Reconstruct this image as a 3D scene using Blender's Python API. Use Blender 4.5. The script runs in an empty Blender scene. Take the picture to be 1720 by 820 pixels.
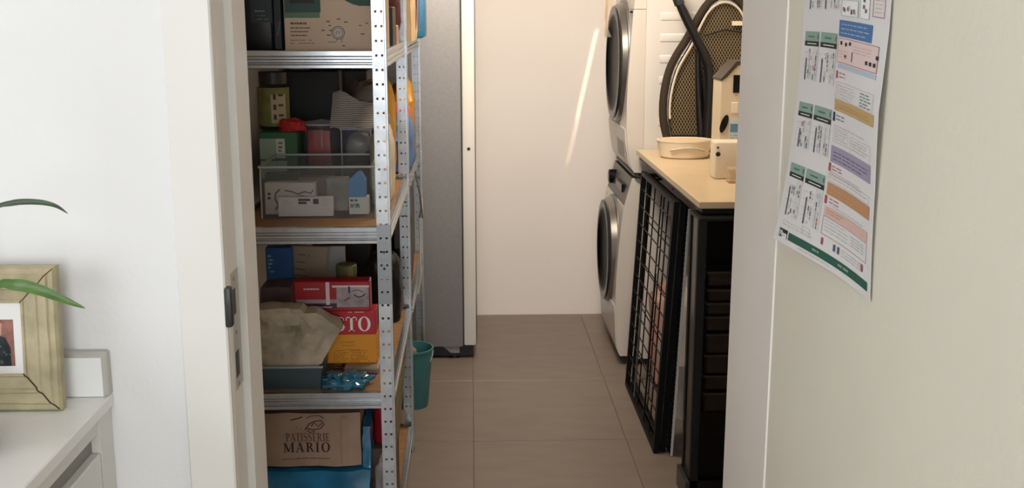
import bpy, bmesh, math, random
from mathutils import Vector, Matrix, noise
PI = math.pi
S = bpy.context.scene
COL = S.collection
# ------------------------------------------------------------------ camera
F = 1850.0
cam_d = bpy.data.cameras.new('camera')
cam_d.sensor_width = 36.0
cam_d.lens = 36.0 * F / 1720.0
cam_d.clip_start = 0.05
cam = bpy.data.objects.new('camera', cam_d)
cam.location = (0, 0, 1.55)
cam.rotation_euler = (PI/2 - math.atan(390/F), 0, -math.atan(68/F))
COL.objects.link(cam)
S.camera = cam
ROT = cam.rotation_euler.to_matrix()
# ------------------------------------------------------------------ view, world
S.view_settings.view_transform = 'Standard'
S.view_settings.look = 'None'
S.view_settings.gamma = 1.0
S.view_settings.use_curve_mapping = False
S.view_settings.exposure = 0.0
W = bpy.data.worlds.new('world'); S.world = W
W.use_nodes = True
W.node_tree.nodes['Background'].inputs[0].default_value = (0.75, 0.85, 1.0, 1)
W.node_tree.nodes['Background'].inputs[1].default_value = 0.6
# ------------------------------------------------------------------ lights
def area(name, loc, direction, sx, sy, power, col, spread=180):
    l = bpy.data.lights.new(name, 'AREA'); l.shape = 'RECTANGLE'
    l.size = sx; l.size_y = sy; l.energy = power; l.color = col; l.spread = math.radians(spread)
    o = bpy.data.objects.new(name, l); o.location = loc
    o.rotation_euler = Vector(direction).to_track_quat('-Z', 'Y').to_euler()
    COL.objects.link(o); return o
area('window_daylight_left', (-2.55, 0.1, 1.55), (1, 0.25, -0.1), 1.7, 1.3, 28, (0.94, 0.97, 1.0))
area('rear_daylight_fill', (0.0, -2.7, 1.6), (0, 1, -0.05), 1.6, 1.2, 72, (0.93, 0.965, 1.0))  # fill light added behind the camera, carries daylight through the doorway
area('ceiling_lamp_light', (0.22, 3.75, 2.42), (0.06, 0.35, -1), 0.5, 0.5, 26, (1.0, 0.85, 0.67))
area('back_wall_fill_light', (0.15, 3.5, 2.42), (0.05, 1, -0.72), 0.3, 0.3, 5.5, (1.0, 0.87, 0.74), 90)  # added fill aimed at the back wall, no lamp of the pantry
sun = bpy.data.lights.new('sun', 'SUN'); sun.energy = 4.0; sun.angle = 0.009; sun.color = (1.0, 0.86, 0.66)
sun_o = bpy.data.objects.new('sun', sun)
SUN_D = Vector((-0.12, 0.30, -0.576))
sun_o.rotation_euler = SUN_D.to_track_quat('-Z', 'Y').to_euler(); sun_o.location = (1, 3, 6)
COL.objects.link(sun_o)

# ------------------------------------------------------------------ materials
def lin(h):
    h = h.lstrip('#')
    c = [int(h[i:i+2], 16)/255 for i in (0, 2, 4)]
    return tuple(x/12.92 if x <= .04045 else ((x+.055)/1.055)**2.4 for x in c)
MATS = {}
def M(name, hx, rough=.55, metal=0, var=0, scale=8, bump=0, bscale=40, coat=0, stretch=None, spec=None, trans=0):
    if name in MATS: return MATS[name]
    m = bpy.data.materials.new(name); m.use_nodes = True
    nt = m.node_tree; b = nt.nodes['Principled BSDF']
    c = lin(hx)
    b.inputs['Base Color'].default_value = (*c, 1)
    b.inputs['Roughness'].default_value = rough
    b.inputs['Metallic'].default_value = metal
    if coat: b.inputs['Coat Weight'].default_value = coat
    if spec is not None: b.inputs['Specular IOR Level'].default_value = spec
    if trans: b.inputs['Transmission Weight'].default_value = trans
    if var or bump:
        tc = nt.nodes.new('ShaderNodeTexCoord'); mp = nt.nodes.new('ShaderNodeMapping')
        nt.links.new(tc.outputs['Object'], mp.inputs['Vector'])
        if stretch: mp.inputs['Scale'].default_value = stretch
    if var:
        n = nt.nodes.new('ShaderNodeTexNoise'); n.inputs['Scale'].default_value = scale; n.inputs['Detail'].default_value = 5
        r = nt.nodes.new('ShaderNodeValToRGB')
        r.color_ramp.elements[0].position = .3; r.color_ramp.elements[1].position = .7
        r.color_ramp.elements[0].color = (*[x*(1-var) for x in c], 1)
        r.color_ramp.elements[1].color = (*[min(1, x*(1+var)) for x in c], 1)
        nt.links.new(mp.outputs[0], n.inputs['Vector']); nt.links.new(n.outputs['Fac'], r.inputs[0])
        nt.links.new(r.outputs[0], b.inputs['Base Color'])
    if bump:
        n2 = nt.nodes.new('ShaderNodeTexNoise'); n2.inputs['Scale'].default_value = bscale; n2.inputs['Detail'].default_value = 4
        bp = nt.nodes.new('ShaderNodeBump'); bp.inputs['Strength'].default_value = bump; bp.inputs['Distance'].default_value = .004
        nt.links.new(mp.outputs[0], n2.inputs['Vector']); nt.links.new(n2.outputs['Fac'], bp.inputs['Height'])
        nt.links.new(bp.outputs[0], b.inputs['Normal'])
    MATS[name] = m; return m
def clear(name, tint, fac=.14, rough=.12, gl='ffffff'):
    if name in MATS: return MATS[name]
    m = bpy.data.materials.new(name); m.use_nodes = True; nt = m.node_tree
    nt.nodes.remove(nt.nodes['Principled BSDF'])
    t = nt.nodes.new('ShaderNodeBsdfTransparent'); t.inputs[0].default_value = (*lin(tint), 1)
    g = nt.nodes.new('ShaderNodeBsdfPrincipled'); g.inputs['Base Color'].default_value = (*lin(gl), 1); g.inputs['Roughness'].default_value = rough
    mx = nt.nodes.new('ShaderNodeMixShader'); mx.inputs[0].default_value = fac
    nt.links.new(t.outputs[0], mx.inputs[1]); nt.links.new(g.outputs[0], mx.inputs[2])
    nt.links.new(mx.outputs[0], nt.nodes['Material Output'].inputs[0])
    MATS[name] = m; return m

WALLW = M('wall_white_paint', 'E9E9EA', .75, var=.02, scale=1.5, bump=.15, bscale=90)
WALLC = M('wall_cream_paint', 'E8E3D3', .7, var=.025, scale=3, bump=.15, bscale=70)
WALLP = M('pantry_paint', 'F1EBE6', .75, var=.02, scale=2, bump=.12, bscale=80)
REVEAL = M('reveal_paint', 'F0EAE4', .6, var=.03, scale=4, bump=.1)
TRIM = M('trim_paint', 'E9E7E3', .4, bump=.05, bscale=60)
CEIL = M('ceiling_paint', 'F2F0EC', .8)
TILE = M('floor_tile_taupe', '82766C', .42, var=.09, scale=5, stretch=(1, 3, 1), bump=.05)
GROUT = M('grout', '857668', .9)
GALV = M('galvanised_steel', 'B8BCC0', .34, .8, var=.12, scale=30, bump=.06, bscale=60)
GALVB = M('galvanised_beam', 'B4B8BC', .27, 1.0, var=.1, scale=30)
GALVD = M('galvanised_dark', '8C8F92', .42, .85, var=.15, scale=25)
WOOD = M('shelf_chipboard', '8C6743', .7, var=.22, scale=18, stretch=(1, 4, 1))
FRIDGE = M('fridge_grey', '8C8C8E', .45, .2, var=.06, scale=60, bump=.2, bscale=300)
FDOOR = M('fridge_door_silver', 'DFDDD7', .4)
BLACK = M('black_plastic', '0E0E10', .4)
BLKM = M('black_metal', '0B0B0C', .4, spec=.25)
BLKS = M('black_gloss', '08080A', .25, spec=.3)
DGREY = M('dark_grey_plastic', '2E2E30', .4)
WHITEA = M('appliance_white', 'DAD7D2', .33, coat=.2)
WHITEF = M('appliance_front_white', 'D2CCC4', .35, coat=.2)
CHROME = M('chrome_ring', '8A8885', .3, .85)
DGLASS = M('door_glass_dark', '060708', .3, spec=.06)
STONE = M('worktop_beige', 'D2BC9A', .35, var=.04, scale=12)
COUNTER = M('counter_pale_grey', 'EAE8E5', .3, var=.04, scale=5)
UPST = M('upstand_white', 'F2F4F4', .3)
CABW = M('cabinet_grey_white', 'DCDAD6', .45)
GROOVE = M('groove_grey', '86827B', .5)
PAPER = M('paper_white', 'E4E2E2', .6)

# ------------------------------------------------------------------ helpers
def at(px, py, Y):
    """point of the room at depth Y seen at photograph pixel (px, py)"""
    d = ROT @ Vector(((px-860)/F, (410-py)/F, -1))
    return cam.location + d * (Y/d.y)
def RX(x0, y0, x1, y1, Y):
    y0, y1 = min(y0, y1), max(y0, y1); a = at(x0, y1, Y); b = at(x1, y0, Y)
    return a.x, b.x, a.z, b.z
class MB:
    def __init__(s): s.v = []; s.f = []; s.m = []
    def add(s, vs, fs, m=0):
        o = len(s.v); s.v += [tuple(v) for v in vs]; s.f += [tuple(i+o for i in f) for f in fs]; s.m += [m]*len(fs); return s
    def bm(s, bm, m=0):
        bm.verts.index_update(); vs = [v.co.copy() for v in bm.verts]; fs = [[v.index for v in f.verts] for f in bm.faces]; bm.free(); return s.add(vs, fs, m)
    def box(s, x0, x1, y0, y1, z0, z1, m=0, bev=0, seg=1):
        if bev:
            bm = bmesh.new(); bmesh.ops.create_cube(bm, size=1)
            for v in bm.verts:
                v.co = Vector((x0 if v.co.x < 0 else x1, y0 if v.co.y < 0 else y1, z0 if v.co.z < 0 else z1))
            bmesh.ops.bevel(bm, geom=list(bm.edges), offset=bev, segments=seg, affect='EDGES', profile=.5)
            return s.bm(bm, m)
        vs = [(x, y, z) for z in (z0, z1) for y in (y0, y1) for x in (x0, x1)]
        return s.add(vs, [(0, 2, 3, 1), (4, 5, 7, 6), (0, 1, 5, 4), (2, 6, 7, 3), (0, 4, 6, 2), (1, 3, 7, 5)], m)
    def hexa(s, p, m=0):   # 4 bottom ring, 4 top ring
        return s.add(p, [(3, 2, 1, 0), (4, 5, 6, 7), (0, 1, 5, 4), (1, 2, 6, 5), (2, 3, 7, 6), (3, 0, 4, 7)], m)
    def bar(s, a, b, w, h=None, m=0, up=(0, 0, 1)):
        a, b = Vector(a), Vector(b); h = h or w; d = (b-a).normalized(); u = Vector(up)
        if abs(d.dot(u)) > .98: u = Vector((0, 1, 0))
        r = d.cross(u).normalized()*w/2; t = r.cross(d).normalized()*h/2
        return s.hexa([a-r-t, a+r-t, a+r+t, a-r+t, b-r-t, b+r-t, b+r+t, b-r+t], m)
    def tube(s, pts, r, n=8, m=0, cap=True):
        pts = [Vector(p) for p in pts]; rs = r if isinstance(r, (list, tuple)) else [r]*len(pts)
        vs = []; fs = []; prev = None
        for i, p in enumerate(pts):
            d = (pts[min(i+1, len(pts)-1)] - pts[max(i-1, 0)]).normalized()
            if prev is None:
                u = Vector((0, 0, 1)) if abs(d.z) < .9 else Vector((0, 1, 0))
                u = (u - d*u.dot(d)).normalized()
            else: u = (prev - d*prev.dot(d)).normalized()
            prev = u; w = d.cross(u)
            for k in range(n):
                a = 2*PI*k/n; vs.append(p + (u*math.cos(a)+w*math.sin(a))*rs[i])
        for i in range(len(pts)-1):
            for k in range(n): fs.append((i*n+k, i*n+(k+1) % n, (i+1)*n+(k+1) % n, (i+1)*n+k))
        if cap: fs += [tuple(range(n-1, -1, -1)), tuple(range((len(pts)-1)*n, len(pts)*n))]
        return s.add(vs, fs, m)
    def lathe(s, prof, c, axis='z', n=24, m=0, sx=1, sy=1, cap=True):
        vs = []; fs = []; c = Vector(c)
        for r, h in prof:
            for k in range(n):
                a = 2*PI*k/n; x, y = r*math.cos(a)*sx, r*math.sin(a)*sy
                vs.append(c + Vector({'z': (x, y, h), 'x': (h, x, y), 'y': (y, h, x)}[axis]))
        for i in range(len(prof)-1):
            for k in range(n): fs.append((i*n+k, i*n+(k+1) % n, (i+1)*n+(k+1) % n, (i+1)*n+k))
        if cap and prof[0][0] > 1e-5: fs.append(tuple(range(n-1, -1, -1)))
        if cap and prof[-1][0] > 1e-5: fs.append(tuple(range((len(prof)-1)*n, len(prof)*n)))
        return s.add(vs, fs, m)
    def prism(s, poly, axis, a, b, m=0):
        def P(p, t): return {'x': (t, p[0], p[1]), 'y': (p[0], t, p[1]), 'z': (p[0], p[1], t)}[axis]
        n = len(poly); vs = [P(p, a) for p in poly] + [P(p, b) for p in poly]
        fs = [tuple(range(n)), tuple(range(2*n-1, n-1, -1))] + [(i, i+n, (i+1) % n+n, (i+1) % n) for i in range(n)]
        return s.add(vs, fs, m)
    def surf(s, fn, nu, nv, m=0, thick=0):
        vs = [Vector(fn(i/nu, j/nv)) for j in range(nv+1) for i in range(nu+1)]; w = nu+1
        fs = [(j*w+i, j*w+i+1, (j+1)*w+i+1, (j+1)*w+i) for j in range(nv) for i in range(nu)]
        if thick:
            nm = [Vector() for _ in vs]
            for f in fs:
                k = (vs[f[1]]-vs[f[0]]).cross(vs[f[3]]-vs[f[0]])
                for i in f: nm[i] += k
            N = len(vs); vs += [vs[i]-(nm[i].normalized() if nm[i].length > 1e-12 else Vector((0, 0, 1)))*thick for i in range(N)]
            back = [tuple(i+N for i in reversed(f)) for f in fs]
            rim = list(range(w)) + [j*w+nu for j in range(1, nv+1)] + [nv*w+i for i in range(nu-1, -1, -1)] + [j*w for j in range(nv-1, 0, -1)]
            side = [(rim[i], rim[i]+N, rim[(i+1) % len(rim)]+N, rim[(i+1) % len(rim)]) for i in range(len(rim))]
            fs = fs + back + side
        return s.add(vs, fs, m)
    def blob(s, c, r, seed=0, amp=.15, freq=3, nu=28, nv=18, p=.7, flat=.25, m=0):
        """crumpled soft body: superellipsoid with folds, flattened on its underside at c.z"""
        cx, cy, cz = c; rx, ry, rz = r; vs = []; fs = []
        def sp(x): return math.copysign(abs(x)**p, x)
        for j in range(nv+1):
            ph = -PI/2 + PI*j/nv
            for i in range(nu):
                th = 2*PI*i/nu
                d = Vector((sp(math.cos(ph))*sp(math.cos(th)), sp(math.cos(ph))*sp(math.sin(th)), sp(math.sin(ph))))
                q = Vector((d.x*rx, d.y*ry, d.z*rz))*freq/max(rx, rz) + Vector((seed*7.3, seed*3.1, 0))
                k = 1 + amp*(noise.noise(q) + .6*abs(noise.noise(q*2.3)) + .35*noise.noise(q*5))
                z = max(d.z*k, -1+flat)
                vs.append((cx+d.x*k*rx, cy+d.y*k*ry, cz + (z+1-flat)*rz))
        for j in range(nv):
            for i in range(nu): fs.append((j*nu+i, j*nu+(i+1) % nu, (j+1)*nu+(i+1) % nu, (j+1)*nu+i))
        return s.add(vs, fs, m)
    def cbox(s, x0, x1, y0, y1, z0, z1, seed=0, amp=.01, freq=14, n=10, m=0, pinch=0):
        """crumpled paper or film box"""
        bm = bmesh.new(); bmesh.ops.create_cube(bm, size=2)
        bmesh.ops.subdivide_edges(bm, edges=list(bm.edges), cuts=n, use_grid_fill=True)
        for v in bm.verts:
            u = v.co.copy(); t = (u.z+1)/2
            k = 1 - pinch*t*t
            q = Vector(((x0+x1)/2+u.x*(x1-x0)/2, (y0+y1)/2+u.y*(y1-y0)/2*k, z0+t*(z1-z0)))
            nz = noise.noise_vector(q*freq+Vector((seed*5, 0, seed))) + .5*noise.noise_vector(q*freq*2.7+Vector((seed*5, 3, 1)))
            q += Vector((nz.x*amp, nz.y*amp, nz.z*amp*min(1, t*2)))
            v.co = q
        return s.bm(bm, m)
    def xf(s, mat, start=0):
        for i in range(start, len(s.v)): s.v[i] = tuple(mat @ Vector(s.v[i]))
        return s
    def build(s, name, mats, parent=None, smooth=30, local=False):
        me = bpy.data.meshes.new(name)
        o = bpy.data.objects.new(name, me); COL.objects.link(o)
        off = Vector((0, 0, 0))
        if parent is not None:
            o.parent = parent
            off = WORLD(parent) if not local else off
        elif not local:
            xs = [v[0] for v in s.v]; ys = [v[1] for v in s.v]; zs = [v[2] for v in s.v]
            off = Vector(((min(xs)+max(xs))/2, (min(ys)+max(ys))/2, min(zs))); o.location = off
        me.from_pydata([tuple(Vector(v)-off) for v in s.v], [], s.f)
        for mm in (mats if isinstance(mats, (list, tuple)) else [mats]): me.materials.append(mm)
        for p, k in zip(me.polygons, s.m): p.material_index = k
        bm = bmesh.new(); bm.from_mesh(me); bmesh.ops.recalc_face_normals(bm, faces=bm.faces[:]); bm.to_mesh(me); bm.free()
        if smooth:
            for p in me.polygons: p.use_smooth = True
            me.set_sharp_from_angle(angle=math.radians(smooth))
        me.update(); return o
def WORLD(o):
    p = Vector(o.location)
    while o.parent is not None: o = o.parent; p += Vector(o.location)
    return p
def tag(o, label, cat, group=None):
    o['label'] = label; o['category'] = cat
    if group: o['group'] = group
    return o
def thing(name, label, cat, loc, group=None):
    o = bpy.data.objects.new(name, None); o.location = loc; o.empty_display_size = .1; COL.objects.link(o)
    return tag(o, label, cat, group)
def struct(o): o['kind'] = 'structure'; return o
def stuff(o): o['kind'] = 'stuff'; return o
def bx(name, b, mat, parent=None, bev=0, seg=1): return MB().box(*b, bev=bev, seg=seg).build(name, mat, parent)

# serif lettering made of strokes --------------------------------------------
def ring(cx, cy, rx, ry, ix, iy, a0, a1, n=16):
    q = []
    for k in range(n):
        a, b = [math.radians(a0+(a1-a0)*t/n) for t in (k, k+1)]
        q.append([(cx+rx*math.cos(a), cy+ry*math.sin(a)), (cx+rx*math.cos(b), cy+ry*math.sin(b)), (cx+ix*math.cos(b), cy+iy*math.sin(b)), (cx+ix*math.cos(a), cy+iy*math.sin(a))])
    return q
def rc(x0, y0, x1, y1): return [[(x0, y0), (x1, y0), (x1, y1), (x0, y1)]]
def sl(x0, y0, x1, y1, w): return [[(x0-w/2, y0), (x0+w/2, y0), (x1+w/2, y1), (x1-w/2, y1)]]
def ribbon(p, w):
    q = []; L = []
    for i in range(len(p)):
        a = Vector(p[max(i-1, 0)]); b = Vector(p[min(i+1, len(p)-1)]); d = (b-a).normalized(); n = Vector((-d.y, d.x))*w[i]/2
        L.append((Vector(p[i])+n, Vector(p[i])-n))
    for i in range(len(L)-1): q.append([tuple(L[i][0]), tuple(L[i][1]), tuple(L[i+1][1]), tuple(L[i+1][0])])
    return q
SER = lambda x0, x1: rc(x0, 0, x1, .06) + rc(x0, .94, x1, 1)
GL = {
 'I': (.46, rc(.13, 0, .31, 1)+SER(.02, .42)),
 'T': (.80, rc(.3, 0, .48, 1)+rc(.02, .93, .76, 1)+rc(.02, .74, .08, 1)+rc(.70, .74, .76, 1)+rc(.2, 0, .58, .06)),
 'P': (.72, rc(.12, 0, .3, 1)+SER(.02, .4)+ring(.3, .73, .36, .27, .18, .2, -90, 90, 10)),
 'R': (.84, rc(.12, 0, .3, 1)+SER(.02, .4)+ring(.3, .74, .36, .26, .18, .19, -90, 90, 10)+sl(.7, 0, .42, .5, .18)+rc(.6, 0, .84, .06)),
 'E': (.72, rc(.12, 0, .3, 1)+rc(.02, 0, .64, .07)+rc(.02, .93, .62, 1)+rc(.3, .48, .5, .54)+rc(.58, 0, .64, .26)+rc(.56, .76, .62, 1)+rc(.46, .4, .5, .62)),
 'A': (.86, sl(.12, 0, .41, 1, .07)+sl(.7, 0, .41, 1, .18)+rc(.2, .3, .62, .36)+rc(.0, 0, .26, .06)+rc(.54, 0, .86, .06)),
 'M': (1.1, rc(.13, 0, .2, 1)+sl(.54, .05, .2, 1, .17)+sl(.54, .05, .86, 1, .07)+rc(.82, 0, 1, 1)+rc(.02, 0, .32, .06)+rc(.02, .94, .26, 1)+rc(.72, 0, 1.08, .06)+rc(.84, .94, 1.08, 1)),
 'O': (.92, ring(.45, .5, .42, .52, .23, .46, 0, 360, 24)),
 'S': (.70, ribbon([(.58, .74), (.55, .88), (.42, .96), (.26, .96), (.14, .86), (.12, .72), (.22, .6), (.36, .52), (.5, .42), (.57, .28), (.5, .12), (.36, .04), (.22, .04), (.1, .14), (.07, .28)], [.06, .06, .07, .08, .11, .15, .18, .19, .18, .15, .11, .08, .07, .06, .06])),
}
def letters(mb, txt, o, u, v, h, m=0, gap=.08):
    o, u, v = Vector(o), Vector(u).normalized(), Vector(v).normalized(); x = 0
    for ch in txt:
        if ch == ' ': x += .4; continue
        adv, qs = GL[ch]
        for q in qs: mb.add([o+u*(a+x)*h+v*b*h for a, b in q], [(0, 1, 2, 3)], m)
        x += adv+gap
    return x*h
def lines(mb, o, u, v, w, rows, pitch, th, seed=0, m=0, fill=.85):
    """rows of unreadable small print: short dashes"""
    rnd = random.Random(seed); o, u, v = Vector(o), Vector(u).normalized(), Vector(v).normalized()
    for r in range(rows):
        x = 0; end = w*rnd.uniform(.6, 1)
        while x < end:
            l = w*rnd.uniform(.05, .16)
            if rnd.random() < fill:
                a = o+u*x-v*r*pitch; b = a+u*min(l, w-x)
                mb.add([a, b, b+v*th, a+v*th], [(0, 1, 2, 3)], m)
            x += l+w*.025
    return mb
def quad(mb, o, u, v, w, h, m=0):
    o, u, v = Vector(o), Vector(u), Vector(v); mb.add([o, o+u*w, o+u*w+v*h, o+v*h], [(0, 1, 2, 3)], m); return mb
UX = Vector((1, 0, 0)); UZ = Vector((0, 0, 1)); UY = Vector((0, 1, 0))

# ================================================================== STRUCTURE
DY, WY = 1.85, 2.155            # door wall front and back
PL, PR, PB = -.69, 1.32, 5.56   # pantry left, right, back
JL, JR = -.443, .525             # door opening
DT = 2.06                       # door head
fl = struct(bx('floor', (-2.7, 1.6, -2.9, 5.75, -.12, -.004), GROUT))
xs = [PL, -.567, -.002, .563, 1.128, PR]
ys = [DY-1.37-.683, DY-1.37, 1.095, 1.778, 2.461, 3.144, 3.827, 4.510, 5.193, PB]
ys = [1.095-.683*2, 1.095-.683, 1.095, 1.778, 2.461, 3.144, 3.827, 4.510, 5.193, PB]
tiles = {}
for i in range(len(xs)-1):
    for j in range(len(ys)-1):
        w, d = xs[i+1]-xs[i]-.003, ys[j+1]-ys[j]-.003
        key = (round(w, 3), round(d, 3))
        if key not in tiles:
            tiles[key] = MB().box(-w/2, w/2, -d/2, d/2, -.004, 0, bev=.0012).build('tile', TILE, fl, local=True); t = tiles[key]
        else:
            t = tiles[key].copy(); COL.objects.link(t)
        t.parent = fl; t.location = Vector(((xs[i]+xs[i+1])/2, (ys[j]+ys[j+1])/2, 0)) - Vector(fl.location)
w = MB().box(-2.7, JL-.016, DY, WY, -.004, 2.5)
w.box(JL-.016, JR, DY, WY, DT+.02, 2.5)
struct(w.build('wall_front', WALLW))
struct(bx('wall_front_reveal', (JR, 1.46, DY+.001, WY, -.004, 2.5), REVEAL)).name = 'wall_reveal'
struct(bx('wall_hall', (JR+.003, 1.46, -2.9, DY+.001, -.004, 2.5), WALLC))
struct(bx('wall_left', (PL-.14, PL, WY, PB, -.004, 2.5), WALLP))
struct(bx('wall_right', (PR, PR+.14, WY, PB, -.004, 2.5), WALLP))
struct(bx('wall_back', (PL-.14, PR+.14, PB, PB+.14, -.004, 2.5), WALLP))
struct(bx('wall_kitchen_left', (-2.84, -2.7, -2.9, DY, -.004, 2.5), WALLW))
struct(bx('wall_kitchen_rear', (-2.84, 1.46, -3.04, -2.9, -.004, 2.5), WALLW))
# ceiling, with an unseen slit added over the laundry to shape the sun streak
SX, SY0, SY1 = .843, 4.62, 5.02
c = MB().box(-2.84, 1.46, -3.04, SY0, 2.5, 2.6).box(-2.84, 1.46, SY1, PB+.14, 2.5, 2.6)
c.box(-2.84, SX-.012, SY0, SY1, 2.5, 2.6).box(SX+.03, 1.46, SY0, SY1, 2.5, 2.6)
struct(c.build('ceiling', CEIL))
# door casing and jamb on the left -------------------------------------------
cs = MB()
cs.box(-.5, -.4205, DY-.018, DY, 0, DT+.07, bev=.003)
cs.box(-.4205, JR, DY-.018, DY, DT, DT+.07, bev=.003)
struct(cs.build('trim_1', TRIM))
jb = MB()
jb.box(JL-.016, JL, DY, 2.038, 0, DT)                    # rebate the door closes into
jb.box(JL-.004, JL+.0075, 1.922, 1.946, 0, DT, bev=.002) # seal bead
jb.box(JL-.016, JL+.014, 2.038, WY+.004, 0, DT, bev=.002)# stop
jb.box(JL-.016, JR, DY, WY, DT, DT+.02)
jo = struct(jb.build('trim_2', TRIM))
sp = MB()
def zy(y, Y): return at(395, y, Y).z
sp.box(JL-.0005, JL+.0015, 1.962, 2.034, zy(652, 1.99), zy(458, 1.99), 0)
sp.box(-.425, -.4115, DY-.0185, DY+.002, zy(549, 1.84), zy(482, 1.84), 1, bev=.004, seg=2)
sp.box(JL+.0012, JL+.0022, 1.972, 2.002, zy(528, 1.99), zy(486, 1.99), 2)
sp.box(JL+.0012, JL+.0022, 1.98, 2.006, zy(632, 1.99), zy(590, 1.99), 2)
for py in (470, 560, 645): sp.lathe([(.004, .0012), (.004, .0022), (0, .0022)], (JL, 1.996, zy(py, 1.99)), 'x', 10, 3)
o = sp.build('strike_plate', [M('plate_nickel', 'BDBAB4', .4, .3), DGREY, BLACK, GALVD], jo); o['label'] = 'metal strike plate with dark latch lip'
# small dent and scuff on the cream wall
# ================================================================== KITCHEN COUNTER (left)
CT, CX = .90, -.628
ct = thing('kitchen_counter', 'pale grey stone counter top with upstand at left wall', 'counter', (CX-.31, .95, CT-.022))
MB().box(CX-.62, CX, .1, DY-.001, CT-.022, CT, bev=.002).build('counter_slab', COUNTER, ct)
up = MB().box(CX-.62, CX, DY-.021, DY-.001, CT, at(150, 592, 1.83).z, bev=.003).build('upstand', M('upstand_edge', 'BBB8B3', .4), ct)
bx('upstand_face', (CX-.615, CX-.009, DY-.0225, DY-.0195, CT+.001, at(150, 601, 1.83).z), UPST, ct)['label'] = 'white front face of the upstand'
FX = CX-.006
cb = thing('base_cabinet', 'pale grey kitchen base cabinet under the counter, grooved handle rail', 'cabinet', (CX-.31, .95, 0))
MB().box(CX-.6, FX-.022, .12, DY-.002, .1, CT-.022).build('carcass', CABW, cb)
MB().box(CX-.58, FX-.06, .12, DY-.002, 0, .1).build('plinth', GROOVE, cb)
MB().box(FX-.022, FX, DY-.062, DY-.002, 0.02, CT-.022).build('filler_post', CABW, cb)
MB().box(FX-.0215, FX-.004, .12, DY-.062, CT-.05, CT-.022).build('top_rail', CABW, cb)
gr = MB(); gr.box(FX-.0215, FX-.016, .12, DY-.062, CT-.085, CT-.05)
gr.build('handle_groove', GROOVE, cb)
for y0, y1 in ((1.2, DY-.065), (.6, 1.197), (.13, .597)):
    d = MB().box(FX-.0215, FX-.001, y0, y1, .52, CT-.085, bev=.002).build('drawer', CABW, cb)
    MB().box(FX-.0215, FX-.001, y0, y1, .11, .517, bev=.002).build('drawer', CABW, cb)
# picture frame ---------------------------------------------------------------
fx1 = at(105, 560, 1.79).x; fz0 = CT; fh = .243; fw = .25; fx0 = fx1-fw
FB = thing('picture_frame', 'distressed cream wooden picture frame leaning on the wall above counter', 'picture frame', (fx1-fw/2, 1.775, CT))
OLD = M('distressed_cream', 'ADA283', .65, var=.2, scale=22, bump=.6, bscale=60)
CRK = M('frame_crack', '3A3020', .9)
lean = Matrix.Rotation(math.radians(-5), 4, 'X')
prof = [(0, -.004), (0, .012), (.004, .018), (.012, .018), (.015, .021), (.03, .017), (.033, .019), (.037, .019), (.039, .014), (.056, .008), (.058, .01), (.062, .009), (.062, -.004)]
cor = [(0, 0), (fw, 0), (fw, fh), (0, fh)]
for k in range(4):
    a, b = Vector(cor[k]), Vector(cor[(k+1) % 4]); d = (b-a).normalized(); nn = Vector((-d.y, d.x))
    mb = MB(); vs = []; n = len(prof)
    NS = 14
    for t in range(NS+1):
        for (i_, h_) in prof:
            f = t/NS; L = (b-a).length
            p = a + d*(i_ + (L-2*i_)*f) + nn*i_
            wob = .0016*noise.noise(Vector((p.x*40, p.y*40, k))) if i_ < .016 else 0
            p = p + nn*wob
            vs.append((p.x-fw/2, -h_, p.y))
    fs = [(t*n+j, t*n+(j+1) % n, (t+1)*n+(j+1) % n, (t+1)*n+j) for t in range(NS) for j in range(n)]
    fs += [tuple(range(n)), tuple(range((NS+1)*n-1, NS*n-1, -1))]
    mb.add(vs, fs); mb.xf(lean); mb.build('frame_rail', OLD, FB, local=True, smooth=25)
    if k in (1, 2):  # open mitre crack
        q = MB(); c0 = Vector(cor[k]); dd = Vector((-1, 1)) if k == 1 else Vector((-1, -1)); pts = []
        for i_, h_ in prof[2:-1]:
            p = c0+dd*i_; pts.append((p.x-fw/2+.0012*math.sin(i_*300), -h_-.0006, p.y))
        q.tube(pts, .0011 if k == 1 else .0007, 5).xf(lean); q.build('mitre_crack', CRK, FB, local=True)
mb = MB().box(-fw/2+.058, fw/2-.058, -.006, -.003, .058, fh-.058).xf(lean); mb.build('mat_board', PAPER, FB, local=True)
ph = MB()
px1 = fw/2-.076; pz0, pz1 = .075, fh-.09
PH = [M('photo_rose', '8C5F55', .3, var=.3, scale=60), M('photo_dark', '1B2226', .3, var=.5, scale=90), M('photo_skin', 'B98F7C', .3), M('photo_teal', '4E6265', .3)]
def pq(x0, x1, z0, z1, m, y): ph.add([(x0, y, z0), (x1, y, z0), (x1, y, z1), (x0, y, z1)], [(0, 1, 2, 3)], m)
pq(-px1, px1, pz0, pz1, 0, -.0065)
ph.add([(px1-.055, -.0068, pz0), (px1-.006, -.0068, pz0), (px1-.006, -.0068, pz0+.03), (px1-.014, -.0068, pz0+.048), (px1-.028, -.0068, pz0+.052), (px1-.055, -.0068, pz0+.04)], [(0, 1, 2, 3, 4, 5)], 1)
ph.add([(px1-.04, -.0068, pz0+.05), (px1-.02, -.0068, pz0+.052), (px1-.018, -.0068, pz0+.072), (px1-.036, -.0068, pz0+.074)], [(0, 1, 2, 3)], 2)
rnd = random.Random(3)
for _ in range(12):
    x = px1-.05+rnd.random()*.042; z = pz0+.002+rnd.random()*.034; pq(x, x+.003, z, z+.003, 3, -.0071)
ph.xf(lean); ph.build('photo_print', PH, FB, local=True)['label'] = 'faded colour photo in dark and rose tones'
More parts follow.
